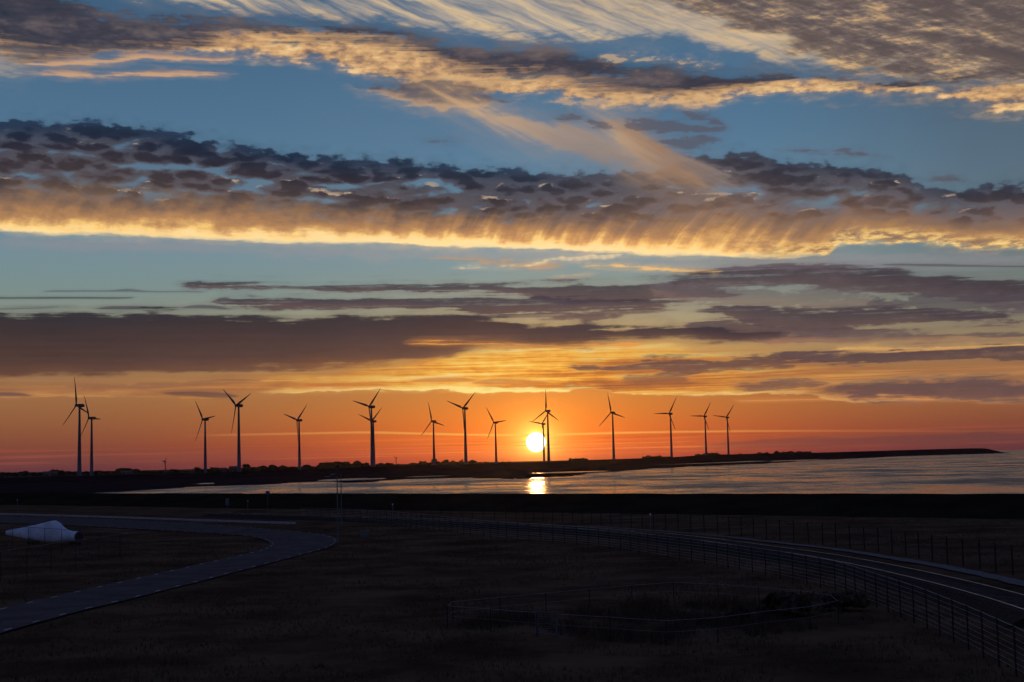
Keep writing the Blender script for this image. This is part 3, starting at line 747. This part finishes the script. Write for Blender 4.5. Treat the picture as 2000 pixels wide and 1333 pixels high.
# ================================================================ far trees and farms
def crown_mb(w, h, seed, n=230):
    r = random.Random(seed); m = MB()
    lobes = [(Vector((r.uniform(-.28,.28)*w, r.uniform(-.28,.28)*w, h*r.uniform(.38,.78))), r.uniform(.16,.27)) for _ in range(7)]
    for i in range(n):
        c, q = lobes[i % 7]
        d = Vector((r.gauss(0,1), r.gauss(0,1), r.gauss(0,1))).normalized()*r.uniform(.55, 1.05)
        p = c + Vector((d.x*w*q, d.y*w*q, d.z*h*q*.85))
        s_ = r.uniform(.035,.075)*w; u_ = Vector((r.gauss(0,1), r.gauss(0,1), r.gauss(0,1))).normalized(); v_ = u_.orthogonal().normalized()
        m.add([p - u_*s_ - v_*s_, p + u_*s_ - v_*s_*.6, p + u_*s_*.7 + v_*s_, p - u_*s_*.8 + v_*s_*.9], [(0,1,2,3)])
    return m
variants = []
def tree(x, ytop, D, wpx, label, i):
    p = at(x, ytop, D); h = p.z - .45; w = wpx*D/F
    root = thing('tree', label, 'tree', (p.x, p.y, .45), 0, 'trees on the far shore')
    MB().tube([(0,0,0), (.02*h,0,.3*h), (-.01*h,0,.62*h)], [.045*h, .032*h, .015*h], 6).tube([(0,0,.3*h),(.16*w,0,.55*h)], [.02*h,.01*h], 5).tube([(0,0,.28*h),(-.15*w,.05*w,.52*h)], [.02*h,.01*h], 5).build('trunk', 'bark', root)
    crown_mb(w*1.12, h*1.14, 100 + i, 420).build('crown', 'leaf', root)
trees = [(50,920.5,9,'low round'),(66,923,7,'small'),(112,918.5,22,'broad flat-topped'),(134,920.5,8,'small round'),(190,920,12,'low round'),(238,917,24,'wide'),(262,918,20,'wide dark'),(342,918,16,'low'),
         (385,913.5,10,'round'),(418,913.5,14,'broad'),(480,908.5,13,'tall dark'),(510,911,15,'broad round'),(532,909.5,15,'round'),(552,910.5,12,'low round'),(600,909.5,15,'wide low'),
         (634,905,15,'broad'),(648,902.5,14,'bushy'),(662,900.5,14,'high domed'),(676,903,12,'bushy'),(697,901.5,12,'ragged open'),(712,906.5,10,'low'),(742,905.5,14,'broad'),(760,904,12,'round'),
         (826,899.5,11,'round dark'),(850,897.5,12,'high round'),(869,898,11,'bushy'),(884,899,10,'bushy low'),(900,899,7,'slim'),(924,898.5,11,'round lone'),
         (1266,888.8,7,'small upright'),(1290,891,10,'low round'),(1380,886,16,'low wide'),(1395,886.5,14,'low'),(1482,884.3,9,'small'),(1497,884.5,9,'small low')]
land = {50:'at the far left edge of the shore',66:'just left of a low shed',112:'beside the long low shed left of the leftmost turbines',134:'right beside the tower of the tallest turbine',190:'just right of the second turbine tower',238:'left of the low gabled shed',262:'right of the low gabled shed',
        342:'just right of the tiny left turbine',385:'just left of a turbine tower, fourth tree group',418:'between a turbine tower and a farm roof',480:'right of the tall turbine with a V of blades',510:'second of the row right of the V-bladed turbine',532:'third of the row right of the V-bladed turbine',
        552:'at the end of the row left of the lone turbine',600:'just right of the lone turbine tower',634:'at the left foot of the wooded rise',648:'on the left slope of the wooded rise',662:'on top of the wooded rise',676:'on the right slope of the wooded rise',697:'at the right end of the wooded rise',
        712:'just left of the paired turbine towers',742:'just right of the paired turbine towers',760:'left of the tiny V-bladed turbine',826:'left of the slender turbine with the upright blade',850:'right behind the slender turbine with the upright blade',869:'right of the slender turbine, in the clump',884:'at the right of the clump beside a tall turbine',
        900:'touching the tall turbine tower left of the sun',924:'standing alone right of the tall turbine left of the sun',1266:'on the bank left of the first of the three right turbines',1290:'next to the upright tree left of the three right turbines',1380:'behind the middle one of the three right turbines',1395:'right of the middle one of the three right turbines',
        1482:'on the bank beyond the rightmost turbine',1497:'on the bank further beyond the rightmost turbine'}
for i, (x, yt, w, ad) in enumerate(trees):
    tree(x, yt, 3000 + 40*(i % 5), w*1.35, ad + ' tree ' + land[x], i)
def woods(name, spans, seed, D):
    r = random.Random(seed); m = MB()
    for (x0, y0, x1, y1, dens) in spans:
        for k in range(int((x1 - x0)*dens)):
            u = r.random(); x = x0 + (x1-x0)*u; yt = y0 + (y1-y0)*u
            DD = D + r.uniform(-60, 60); p = at(x, yt, DD); top = p.z*(.86 + .2*nz(x/9.0, seed) + .1*r.random())
            z = .45 + (top - .45)*math.sqrt(r.random())
            s_ = r.uniform(.8, 1.7); u_ = Vector((r.gauss(0,1), r.gauss(0,1), r.gauss(0,1))).normalized(); v_ = u_.orthogonal().normalized()
            c = Vector((p.x, p.y, z)); m.add([c - u_*s_ - v_*s_, c + u_*s_ - v_*s_, c + u_*s_ + v_*s_, c - u_*s_ + v_*s_], [(0,1,2,3)])
    o = m.build(name, 'leaf'); o['kind'] = 'stuff'; o['label'] = 'low dark tree line along the far shore'
woods('woods', [(-60,923,60,923,9),(60,923,200,922,9),(200,921,300,920,9),(300,921,390,919,9),(390,918,480,915,10),(480,913,620,912,12),(620,908,720,905,16),(720,909,800,907,12),(800,905,930,901.5,13),
                (930,903,1000,903,8),(1112,896,1148,895.5,16),(1255,892,1310,892,10),(1358,888,1410,887,20),(1440,887.5,1512,885,12),(1512,883,1584,882,34)], 5, 2960)
def farm(x, ybase_top, wpx, ridge_px, D, label, rz=.1, wall='brick'):
    p = at(x, ybase_top, D); w = wpx*D/F; h = p.z - .45; dp = w*.45
    root = thing('farm_building', label, 'barn', (p.x, p.y, .45), rz, 'farm buildings on the far shore')
    hw = h*.55
    m = MB(); m.box((0,0,hw/2), (w, dp, hw)); m.add([(-w/2,-dp/2,hw),(-w/2,dp/2,hw),(-w/2,0,h*.98)], [(0,1,2)]); m.add([(w/2,-dp/2,hw),(w/2,dp/2,hw),(w/2,0,h*.98)], [(0,1,2)])
    m.build('wall', wall, root)
    r_f = MB(); e_ = .5
    for s_ in (-1, 1):
        r_f.add([(-w/2-e_, s_*(dp/2+e_), hw-.3), (w/2+e_, s_*(dp/2+e_), hw-.3), (w/2+e_, 0, h), (-w/2-e_, 0, h), (-w/2-e_, s_*(dp/2+e_), hw-.05), (w/2+e_, s_*(dp/2+e_), hw-.05), (w/2+e_, 0, h+.25), (-w/2-e_, 0, h+.25)],
                [(0,1,2,3),(4,5,6,7),(0,1,5,4),(1,2,6,5),(2,3,7,6),(3,0,4,7)])
    r_f.build('roof', 'roof', root)
    MB().box((0,-dp/2-.06,hw*.35), (w*.14, .12, hw*.7)).build('door', 'grey', root)
farm(98, 921.2, 26, 0, 2850, 'long low shed left of the tallest turbine', .15)
farm(152+96, 919.4, 22, 0, 2850, 'low gabled shed between the leftmost pair and the tiny turbine', -.1)
farm(455, 911.2, 15, 0, 2900, 'steep-roofed barn just left of the V-bladed turbine', .1)
farm(436, 914, 12, 0, 2850, 'small outbuilding left of the steep-roofed barn', .4)
farm(400-26, 917.5, 14, 0, 2850, 'low barn left of the shorter V-neighbour turbine', 0)
# beacon on the tip of the embankment
bp2 = at(1923, 874.8, 3625); t_ = thing('beacon', 'tiny beacon post on the far tip of the embankment', 'beacon', (bp2.x, bp2.y, bp2.z - 1.8))
MB().tube([(0,0,-1),(0,0,3.4)], .35, 8).build('post', 'grey', t_); MB().tube([(0,0,3.4),(0,0,4.6)], [.7,.5], 8).build('lantern', 'grey', t_)
# ================================================================ road
def gl_(pts, z=0.0): return [G(x, y, z) for x, y in pts]
outer = [(-260,1312),(-120,1270),(0,1237),(55,1221),(110,1206),(160,1192.5),(210,1181),(255,1170),(295,1160),(333,1150),(367,1142),(404,1132.5),(431,1125),(460,1117.5),(487,1110.5),(512,1104),(536,1098),(557,1092),(579,1086.5),(599,1081.5),(617,1077),(634,1072),(647,1067.5),(657,1062),(661,1056.5),(659,1052),(650,1048.3),(637,1045.2),(622,1042.5),(600,1039.8),(550,1036),(500,1031),(450,1027.8),(400,1024.6),(350,1021.8),(300,1019),(200,1013.8),(100,1010.5),(0,1008),(-300,1002)]
inner = [(-260,1250),(-120,1217),(5,1187),(54,1176),(101,1165.5),(145,1155.5),(186,1147),(224,1138.5),(260,1130.5),(296,1123),(324,1116),(355,1109.5),(382,1103),(409,1097.3),(435,1092),(457,1086.5),(480,1081.5),(499,1077),(512,1072.3),(522,1068.5),(529,1062.5),(522,1056.5),(507,1051.5),(492,1048.3),(460,1045),(400,1041),(300,1035),(200,1029.5),(100,1024.5),(0,1021),(-300,1014)]
ow = smooth_line(gl_(outer, .03), 2); iw = smooth_line(gl_(inner, .03), 2)
def parts(line, key): return min(range(len(line)), key=lambda i: (line[i] - key).length)
ob = parts(ow, G(661,1056.5,.03)); ib = parts(iw, G(529,1062.5,.03))
NR = 90
O = resample(ow[:ob+1], n=NR) + resample(ow[ob:], n=NR)[1:]; I = resample(iw[:ib+1], n=NR) + resample(iw[ib:], n=NR)[1:]
n = len(O)
vs = O + I; fs = [(i, i+1, n+i+1, n+i) for i in range(n-1)]
sheet('road', 'asphalt', [(v.x, v.y, .03) for v in vs], fs)
def dashes(line, side, m, step=4.1, ln=1.15, w=.12, inset=.28):
    L_ = resample(line, .25); L_ = [p for p in L_]; off = offset_line(L_, side*inset); off2 = offset_line(L_, side*(inset + w)); d = 0
    per = int(step/.25); q = int(ln/.25)
    for i in range(0, len(L_) - q - 1, per):
        for k in range(q):
            a, b, c, e = off[i+k], off[i+k+1], off2[i+k+1], off2[i+k]
            m.add([(p.x, p.y, .036) for p in (a, b, c, e)], [(0,1,2,3)])
m = MB(); dashes(ow, 1, m); dashes(iw, -1, m)
o = sheet('road_markings', 'paint', m.v, m.f)

# ================================================================ guard rail beside the road
gr = smooth_line(gl_([(-300,996),(-100,1001),(0,1004),(100,1006.6),(250,1011),(400,1016.3),(500,1019.8),(577,1022)], .72), 1)
t_ = thing('guard_rail', 'long galvanised guard rail curving beside the upper road', 'guard rail', (gr[-1].x, gr[-1].y, 0))
base = Vector((gr[-1].x, gr[-1].y, 0)); L_ = [p - base for p in resample(gr, 1.0)]
m = MB()
W_ = [(-.16,.0),(-.12,.05),(-.06,.05),(-.02,0),(.02,0),(.06,.05),(.12,.05),(.16,0)]
off = {o_: offset_line(L_, o_) for o_ in (0, .05, -.004, .046)}
rings = []
for i in range(len(L_)):
    rings.append([Vector((off[o_][i].x, off[o_][i].y, L_[i].z + z)) for z, o_ in W_] + [Vector((off[o_-.004 if o_ else -.004][i].x, off[o_-.004 if o_ else -.004][i].y, L_[i].z + z)) for z, o_ in reversed(W_)])
m.loft(rings).build('beam', 'bright_zinc', t_)
for p in L_[::4][-100:]:
    MB().box((p.x, p.y + .09, .36), (.08, .12, .78)).build('post', 'zinc', t_)

# ================================================================ railway
up_px = [(430,1001.6),(450,1002.3),(575,1005.4),(675,1008),(825,1012.8),(925,1017),(1050,1023.4),(1162,1030.6),(1200,1034),(1300,1041.5),(1350,1047),(1395,1052),(1450,1059),(1525,1069),(1625,1082),(1700,1095.3),(1750,1104.5),(1875,1131),(2000,1161.5),(2120,1197)]
RZ = .62
ur = smooth_line(gl_(up_px, RZ), 2); ur = resample(ur, 1.2)
lowpt = G(1875, 1151.5, RZ); GA = min((lowpt - p).length for p in ur)
sg_ = 1 if (offset_line(ur, 1.0)[len(ur)//2] - ur[len(ur)//2]).y < 0 else -1
lr = offset_line(ur, sg_*GA); mid = offset_line(ur, sg_*GA/2)
rb = Vector((mid[-1].x, mid[-1].y, 0))
def strip(line, cs):            # extrude a cross-section (offset, z) along a line
    rings = []
    offs = [offset_line(line, o_) for o_, _ in cs]
    for i in range(len(line)): rings.append([Vector((offs[j][i].x, offs[j][i].y, cs[j][1])) for j in range(len(cs))])
    return MB().loft(rings)
s = strip(resample(mid, 3.0), [(-GA/2-1.8, -.1), (-GA/2-.7, .40), (GA/2+.7, .40), (GA/2+1.8, -.1)]).build('ballast_bed', 'ballast'); s['kind'] = 'structure'
t_ = thing('railway_track', 'railway track with two shining rails curving away behind the near fence', 'railway track', rb)
for ln in (ur, lr):
    q = [p - rb for p in ln]
    r_ = strip(q, [(-.06,.45),(.06,.45),(.02,.50),(.034,.59),(.034,.616),(-.034,.616),(-.034,.59),(-.02,.50)]).build('rail', 'rust', t_)
    strip(q, [(-.030,.617),(.030,.617),(.030,.623),(-.030,.623)]).build('running_surface', 'rail', r_)
ml = resample([p - rb for p in mid], .75); ml = ml[::-1]
def sleeper(m, i):
    a = ml[min(i+1, len(ml)-1)] - ml[max(i-1, 0)]; m.box((ml[i].x, ml[i].y, .415), (.24, GA + 1.0, .10), math.atan2(a.y, a.x))
for i in range(0, 100): m = MB(); sleeper(m, i); m.build('sleeper', 'wood', t_)
m = MB(); [sleeper(m, i) for i in range(100, len(ml))]; s = m.build('sleepers', 'wood', t_); s['kind'] = 'stuff'
# gravel path along the track
pt = [(1150,1027.5),(1300,1037.5),(1400,1046),(1500,1057.5),(1625,1071),(1687,1080),(1775,1094.5),(1832,1103.5),(1910,1119),(1975,1133),(2030,1146),(2120,1170)]
pb = smooth_line(gl_(pt, .04), 2)
pl = resample(pb, .8); wl = [(.55 + .35*nz(i*.13, 1.0) + min(1.5, i*.006)) for i in range(len(pl))]
o1 = offset_line(pl, sg_*-.2); vs = []
for i, p in enumerate(pl):
    d = (offset_line(pl[max(0,i-1):i+2], sg_*1.0)[min(1, i)] - p)
    vs.append(p - d*wl[i]*.5 + d*.12*nz(i*.4, 3)); 
for i, p in enumerate(pl):
    d = (offset_line(pl[max(0,i-1):i+2], sg_*1.0)[min(1, i)] - p); vs.append(p + d*(wl[i]*.7 + .22*nz(i*.33, 7)))
n = len(pl); sheet('gravel_path', 'gravel', [(v.x, v.y, .035) for v in vs], [(i, i+1, n+i+1, n+i) for i in range(n-1)])

# ================================================================ fences
def fence(name, label, pts, spacing, zs, post_h, pr, wr, closed=False, group=None, post='dark_steel', wmat='wire', cap=100, post_shape='box'):
    base = Vector((pts[-1].x, pts[-1].y, 0)); root = thing(name, label, 'fence', base, 0, group)
    P = [p - base for p in resample(pts, spacing)]
    for p in (P if len(P) <= cap else P[-cap:]):
        m = MB()
        if post_shape == 'box': m.box((p.x, p.y, post_h/2 - .1), (pr*2, pr*2, post_h + .2))
        else: m.tube([(p.x, p.y, -.2), (p.x, p.y, post_h)], pr, 8)
        m.build('post', post, root)
    for k, z in enumerate(zs):
        line = []
        for a, b in zip(P, P[1:]):
            line.append(Vector((a.x, a.y - pr - wr, z)))
            mdl = (a + b)/2; line.append(Vector((mdl.x, mdl.y - pr - wr, z - .012)))
        line.append(Vector((P[-1].x, P[-1].y - pr - wr, z)))
        MB().tube(line, wr*.7 if k else wr*1.35, 4).build('wire', wmat, root)
    return root
near = [(586,1014.5),(700,1019.5),(755,1023.5),(805,1030),(862,1037),(922,1045),(982,1053),(1065,1059.5),(1142,1066),(1225,1076),(1290,1088),(1395,1104),(1450,1115),(1525,1129),(1580,1141),(1640,1155),(1717,1187),(1800,1221),(1900,1271),(2000,1327),(2060,1362)]
nl = gl_(near, 0)
fence('railway_fence', 'near eight-strand fence running from the lamp posts down to the lower right corner', nl, 2.7, [1.95,1.70,1.45,1.20,.96,.72,.48,.26], 2.0, .035, .014, post='dark_steel')
fl = [G(x, y, 2.1) for x, y in [(640,981),(800,984.5),(1000,988.5),(1130,994),(1250,1000.5),(1400,1008),(1500,1015),(1600,1022),(1700,1031),(1760,1037.5),(1820,1045.5),(1912,1057),(2000,1069.5),(2080,1082)]]
for p in fl: p.z = 0
fence('railway_fence', 'far wire fence behind the railway track below the dyke', fl, 3.1, [2.05,1.75,1.45,1.15,.85,.55,.28], 2.15, .05, .010, post='dark_steel', wmat='dark_steel')
# small paddock with a gate
zt = 1.15
pad = [G(x, y, zt) for x, y in [(1086,1199.3),(1200,1206),(1332,1214.5),(1410,1205),(1487,1195),(1600,1183),(1652,1169.5),(1600,1158),(1570,1154),(1415,1142),(1307,1137),(1180,1148),(1050,1160),(940,1170),(835,1180.5),(940,1188.5),(1048,1196.5)]]
for p in pad: p.z = 0
fence('paddock_fence', 'low wire fence round the overgrown paddock in the middle of the field', pad, 3.3, [zt,.6], zt + .05, .03, .012, post_shape='tube', post='dark_steel', wmat='dim_wire')
g0 = pad[-1]; g1 = pad[0]; gd = (g1 - g0); gw = gd.length
t_ = thing('gate', 'narrow tubular gate in the front of the paddock fence', 'gate', g0, math.atan2(gd.y, gd.x))
m = MB(); m.tube([(.08,0,.08),(.08,0,zt+.03),(gw-.08,0,zt+.03),(gw-.08,0,.08),(.08,0,.08)], .03, 8); m.tube([(.08,0,.6),(gw-.08,0,.6)], .015, 6); m.build('frame', 'zinc', t_)
for xx in (-.03, gw+.03): MB().tube([(xx,0,-.2),(xx,0,zt+.10)], .045, 8).build('post', 'zinc', t_)
m = MB(); [m.tube([(.08,0,.12+.12*k),(gw-.08,0,.12+.12*k)], .004, 4) for k in range(9)]; m.build('mesh_infill', 'wire', t_)
MB().box((gw-.16,-.05,.85),(.08,.05,.14)).build('latch', 'zinc', t_)
# mesh fence round the stored blade
bf = [G(x, y, 2.4) for x, y in [(-160,1106),(0,1079),(120,1061),(256,1043),(150,1037),(60,1031.5),(0,1028),(-160,1019)]]
for p in bf: p.z = 0
zs = [2.4,2.1,1.8,1.5,1.2,.9,.6,.3]
fr_ = fence('mesh_fence', 'dark mesh fence with a sharp corner enclosing the white blade section', bf, 5.2, zs, 2.45, .022, .005, post='dark_steel', wmat='dark_steel')
fb = Vector((bf[-1].x, bf[-1].y, 0)); m = MB()
for p in resample([q - fb for q in bf], .30): m.tube([(p.x, p.y - .045, .1), (p.x, p.y - .045, 2.4)], .004, 3, False)
m.build('mesh', 'dark_steel', fr_)
m = MB(); m.tube([Vector((p.x, p.y, 2.47)) - fb for p in resample(bf, 2.6)], .025, 6); m.build('top_rail', 'zinc', fr_)

# ================================================================ stored blade section
bc = G(155, 1064, 0); bt = at(12, 1046, 186.0)
root = thing('turbine_blade_section', 'white cut-off turbine blade lying in the fenced corner beside the road', 'blade', (bc.x, bc.y, 0))
r0 = Vector((0, 0, .95)); r1 = Vector((bt.x - bc.x, bt.y - bc.y, 1.35)); d = (r1 - r0).normalized(); sd_ = d.cross(Vector((0,0,1))).normalized(); up_ = sd_.cross(d)
Lb = (r1 - r0).length; rings = []
for t_u, up_e, dn_e, th in ((0,.64,.64,.64),(.02,.66,.66,.66),(.10,.66,.66,.66),(.15,.74,.66,.62),(.20,1.05,.72,.56),(.26,1.62,.78,.50),(.31,1.86,.84,.46),(.36,1.82,.88,.43),(.45,1.58,.86,.40),(.55,1.30,.80,.36),(.70,.94,.68,.30),(.85,.58,.48,.22),(.96,.36,.34,.15),(1.0,.24,.26,.10)):
    c = r0.lerp(r1, t_u)
    ring = []
    for i in range(28):
        q = 2*math.pi*i/28; cz = math.sin(q); hh = up_e if cz > 0 else dn_e
        ring.append(c + up_*(cz*hh) + sd_*(math.cos(q)*th*(1 - .35*max(cz, 0)*(1 if t_u > .16 else 0))))
    rings.append(ring)
sh_ = MB().loft(rings, cap=False).build('shell', 'white', root, True)
MB().loft([[r0 - d*.02 + (up_*math.sin(q) + sd_*math.cos(q))*r_q for q in (2*math.pi*i/28 for i in range(28))] for r_q in (.70,.70)][:1]*1 + [[r0 + d*.10 + (up_*math.sin(q) + sd_*math.cos(q))*.70 for q in (2*math.pi*i/28 for i in range(28))]]).build('root_flange', 'grey', root)
MB().loft([[r0 - d*.03 + (up_*math.sin(q) + sd_*math.cos(q))*.56 for q in (2*math.pi*i/28 for i in range(28))], [r0 - d*.10 + (up_*math.sin(q) + sd_*math.cos(q))*.54 for q in (2*math.pi*i/28 for i in range(28))]]).build('dark_opening', 'black', root)  # black disc in place of the dark hollow of the open root
for u_ in (.06, .62):
    c = r0.lerp(r1, u_)
    MB().box((c.x, c.y, .14), (1.7, .35, .28), math.atan2(sd_.y, sd_.x)).tube([c + sd_*.8 - Vector((0,0,c.z-.25)), c + sd_*.45 - Vector((0,0,.45))], .06, 6).tube([c - sd_*.8 - Vector((0,0,c.z-.25)), c - sd_*.45 - Vector((0,0,.45))], .06, 6).build('cradle', 'wood', root)
for (x, y, l, lb) in ((156,1088,1.3,'pale timber lying on the grass below the blade root'), (90,1081,1.0,'short pale timber under the middle of the blade fence'), (68,1081.5,.5,'shortest pale timber chip left of the others on the grass')):
    p = G(x, y, 0); tb = thing('timber', lb, 'timber', (p.x, p.y, 0), .05, 'timbers on the grass')
    MB().box((0,0,.05), (l, .14, .12)).build('beam', 'gravel', tb); MB().box((l*.3,0,.13), (.05, .15, .03)).build('strap', 'dark_steel', tb)

# ================================================================ lamp posts
def lamp(x, yb, ytop, label, arm=1.1):
    b = G(x, yb, 0); D = b.y; top = at(x, ytop, D).z
    r = thing('street_lamp', label, 'street lamp', (b.x, b.y, 0), 0, 'street lamps on the road bend')
    MB().tube([(0,0,-.2),(0,0,top*.5),(0,0,top)], [.10,.075,.05], 10).build('pole', 'zinc', r)
    MB().tube([(0,0,0),(0,0,.9)], [.13,.12], 10).build('base_sleeve', 'grey', r)
    a = MB().tube([(0,0,top-.05),(-.25,0,top+.06),(-arm*.55,0,top+.10)], [.04,.035,.03], 8).build('arm', 'zinc', r)
    h = MB().loft([[Vector((-arm*.5 - u*arm*.9, math.cos(q)*w_, top + .10 + math.sin(q)*h_)) for q in (2*math.pi*i/10 for i in range(10))] for u, w_, h_ in ((0,.07,.05),(.25,.15,.08),(.7,.17,.08),(1,.10,.03))]).build('lamp_head', 'zinc', r, True)
    MB().box((-arm*1.02, 0, top + .02), (arm*.5, .2, .03)).build('lens', 'white', h)
lamp(660, 1060, 932, 'nearer tall street lamp on the outside of the road bend')
lamp(667, 1026, 927, 'farther street lamp just behind and right of the nearer one', 1.2)

# ================================================================ signs, posts, cabinet
def sign_post(x, ytop, yb, w, h, m_, label, kind='sign', name='road_sign'):
    b = G(x, yb, 0); top = at(x, ytop, b.y).z
    r = thing(name, label, kind, (b.x, b.y, 0)); MB().tube([(0,0,-.2),(0,0,top)], .04, 8).build('post', 'zinc', r)
    MB().box((0,-.06,top - h/2), (w, .04, h)).build('panel', m_, r); MB().box((0,-.035,top - h/2), (w+.06, .02, h+.06)).build('rim', 'zinc', r)
    return r
sign_post(523, 959.5, 1003, .75, .62, 'blue', 'small blue square sign standing on a pole against the water')
sign_post(444, 974, 1000, .7, 1.4, 'grey', 'dim grey tall panel on a post below the dyke, left of the blue sign', 'sign', 'information_board')
for x, yt, yb, lb in ((484,978,1000,'slim pale marker post between the grey panel and the blue sign'), (34,976,1000,'slim pale marker post at the far left below the dyke'), (767,984,1008,'slim pale marker post right of the lamp posts'), (1271,1003,1033,'pale marker post beside the far fence right of centre')):
    b = G(x, yb, 0); top = at(x, yt, b.y).z
    r = thing('marker_post', lb, 'marker post', (b.x, b.y, 0), 0, 'marker posts along the railway')
    MB().tube([(0,0,-.2),(0,0,top)], .05, 8).build('post', 'grey', r); MB().tube([(0,0,top-.28),(0,0,top)], .09, 8).build('cap', 'white', r)
cb = G(712, 1050, 0)
r = thing('utility_cabinet', 'low grey utility cabinet on the grass right of the lamp posts', 'cabinet', (cb.x, cb.y, 0), .1)
MB().box((0,0,.06),(1.12,.5,.12)).build('plinth', 'gravel', r); MB().box((0,0,.44),(1.05,.42,.64)).build('body', 'grey', r); MB().box((0,0,.79),(1.15,.5,.06)).build('lid', 'grey', r)
MB().box((-.26,-.222,.44),(.48,.02,.58)).build('door', 'grey', r); MB().box((.26,-.222,.44),(.48,.02,.58)).build('door', 'grey', r)

# ================================================================ grass and reeds
def inside_road(p):
    return False
def blades(name, mat_, n, gen, label):
    m = MB(); r = random.Random(hash(name) % 1000 if 0 else len(name)*17)
    V, Fc = m.v, m.f
    for _ in range(n):
        q = gen(r)
        if q is None: continue
        x, y, hgt, w_ = q
        for k in range(3):
            a = r.uniform(0, 6.283); l = r.uniform(.15, .6)*hgt; ox, oy = r.uniform(-1,1)*w_*3, r.uniform(-1,1)*w_*3
            c, s_ = math.cos(a)*w_, math.sin(a)*w_; o_ = len(V); hh = hgt*r.uniform(.6, 1.1)
            V.extend([(x+ox-c, y+oy-s_, -.12), (x+ox+c, y+oy+s_, -.12), (x+ox + math.cos(a+1.2)*l, y+oy + math.sin(a+1.2)*l, hh)]); Fc.append((o_, o_+1, o_+2))
    me = bpy.data.meshes.new(name); me.from_pydata(V, [], Fc); me.materials.append(MT[mat_])
    o = bpy.data.objects.new(name, me); C.objects.link(o); o['kind'] = 'stuff'; o['label'] = label
    return o
roadpts = resample(ow, 3.0) + resample(iw, 3.0); cell = {}
for i in range(len(O)):
    for k in range(9):
        p = O[i].lerp(I[i], k/8); cell[(round(p.x/1.0), round(p.y/1.0))] = 1
for p in mid:
    for dx_ in range(-3, 4):
        for dy_ in range(-3, 4): cell[(round(p.x)+dx_, round(p.y)+dy_)] = 1
for p in pl:
    for dx_ in (-1,0,1):
        for dy_ in (-1,0,1): cell[(round(p.x)+dx_, round(p.y)+dy_)] = 1
def near_grass(r):
    y = 46 + 170*r.random()**1.5; x = y*r.uniform(-.40, .40)
    if (round(x), round(y)) in cell: return None
    c = nz(x/7, y/7, 5) + .5*nz(x/2.2, y/2.2, 8)
    if c < -.15: return None
    return x, y, .10 + .16*max(0, c) + .05*r.random(), .012 + .00012*y
blades('grass', 'dry', 42000, near_grass, 'rough tufted grass over the dark field')
pp = [(p.x, p.y) for p in pad]
def in_poly(x, y):
    c = False; j = len(pp) - 1
    for i in range(len(pp)):
        if (pp[i][1] > y) != (pp[j][1] > y) and x < (pp[j][0]-pp[i][0])*(y-pp[i][1])/(pp[j][1]-pp[i][1]) + pp[i][0]: c = not c
        j = i
    return c
bx0, bx1 = min(p[0] for p in pp), max(p[0] for p in pp); by0, by1 = min(p[1] for p in pp), max(p[1] for p in pp)
def reed(r):
    x, y = r.uniform(bx0, bx1), r.uniform(by0, by1)
    if not in_poly(x, y): return None
    c = nz(x/3.0, y/5.0, 15)
    if c < -.1 - .0: return None
    return x, y, .3 + .8*max(0, c) + .3*r.random(), .014
blades('reeds', 'reed', 9000, reed, 'tall withered stems filling the fenced paddock')
def shrub(x, y, w, h, seed, label):
    b = G(x, y, 0); root = thing('shrub', label, 'shrub', (b.x, b.y, 0), 0, 'shrubs by the paddock')
    r = random.Random(seed); m = MB()
    for k in range(7): m.tube([(0,0,-.1),(r.uniform(-.3,.3)*w, r.uniform(-.3,.3)*w, h*.6)], [.03,.01], 5)
    m.build('stem', 'bark', root); crown_mb(w, h, seed, 900).build('foliage', 'shrub', root)
shrub(1560, 1200, 4.6, 1.25, 31, 'broad low shrub at the right corner of the paddock')
shrub(1650, 1190, 3.0, .95, 32, 'smaller low shrub between the paddock corner and the near fence')
shrub(1440, 1216, 2.2, .8, 33, 'small shrub against the front wire of the paddock')
print('rail gauge', GA)
# ================================================================ sea haze
hm = bpy.data.materials.new('haze'); hm.use_nodes = True; hm.node_tree.nodes.clear()
ho = hm.node_tree.nodes.new('ShaderNodeOutputMaterial'); pv_ = hm.node_tree.nodes.new('ShaderNodeVolumePrincipled')
pv_.inputs['Density'].default_value = 0.7e-5; pv_.inputs['Color'].default_value = (.95,.93,.95,1); pv_.inputs['Anisotropy'].default_value = .90
hm.node_tree.links.new(pv_.outputs[0], ho.inputs['Volume'])
hz = MB().box((0, 7450, 60.8), (29200, 15500, 128.4)).build('haze', hm); hz['kind'] = 'stuff'; hz['label'] = 'thin sea haze over land and water'
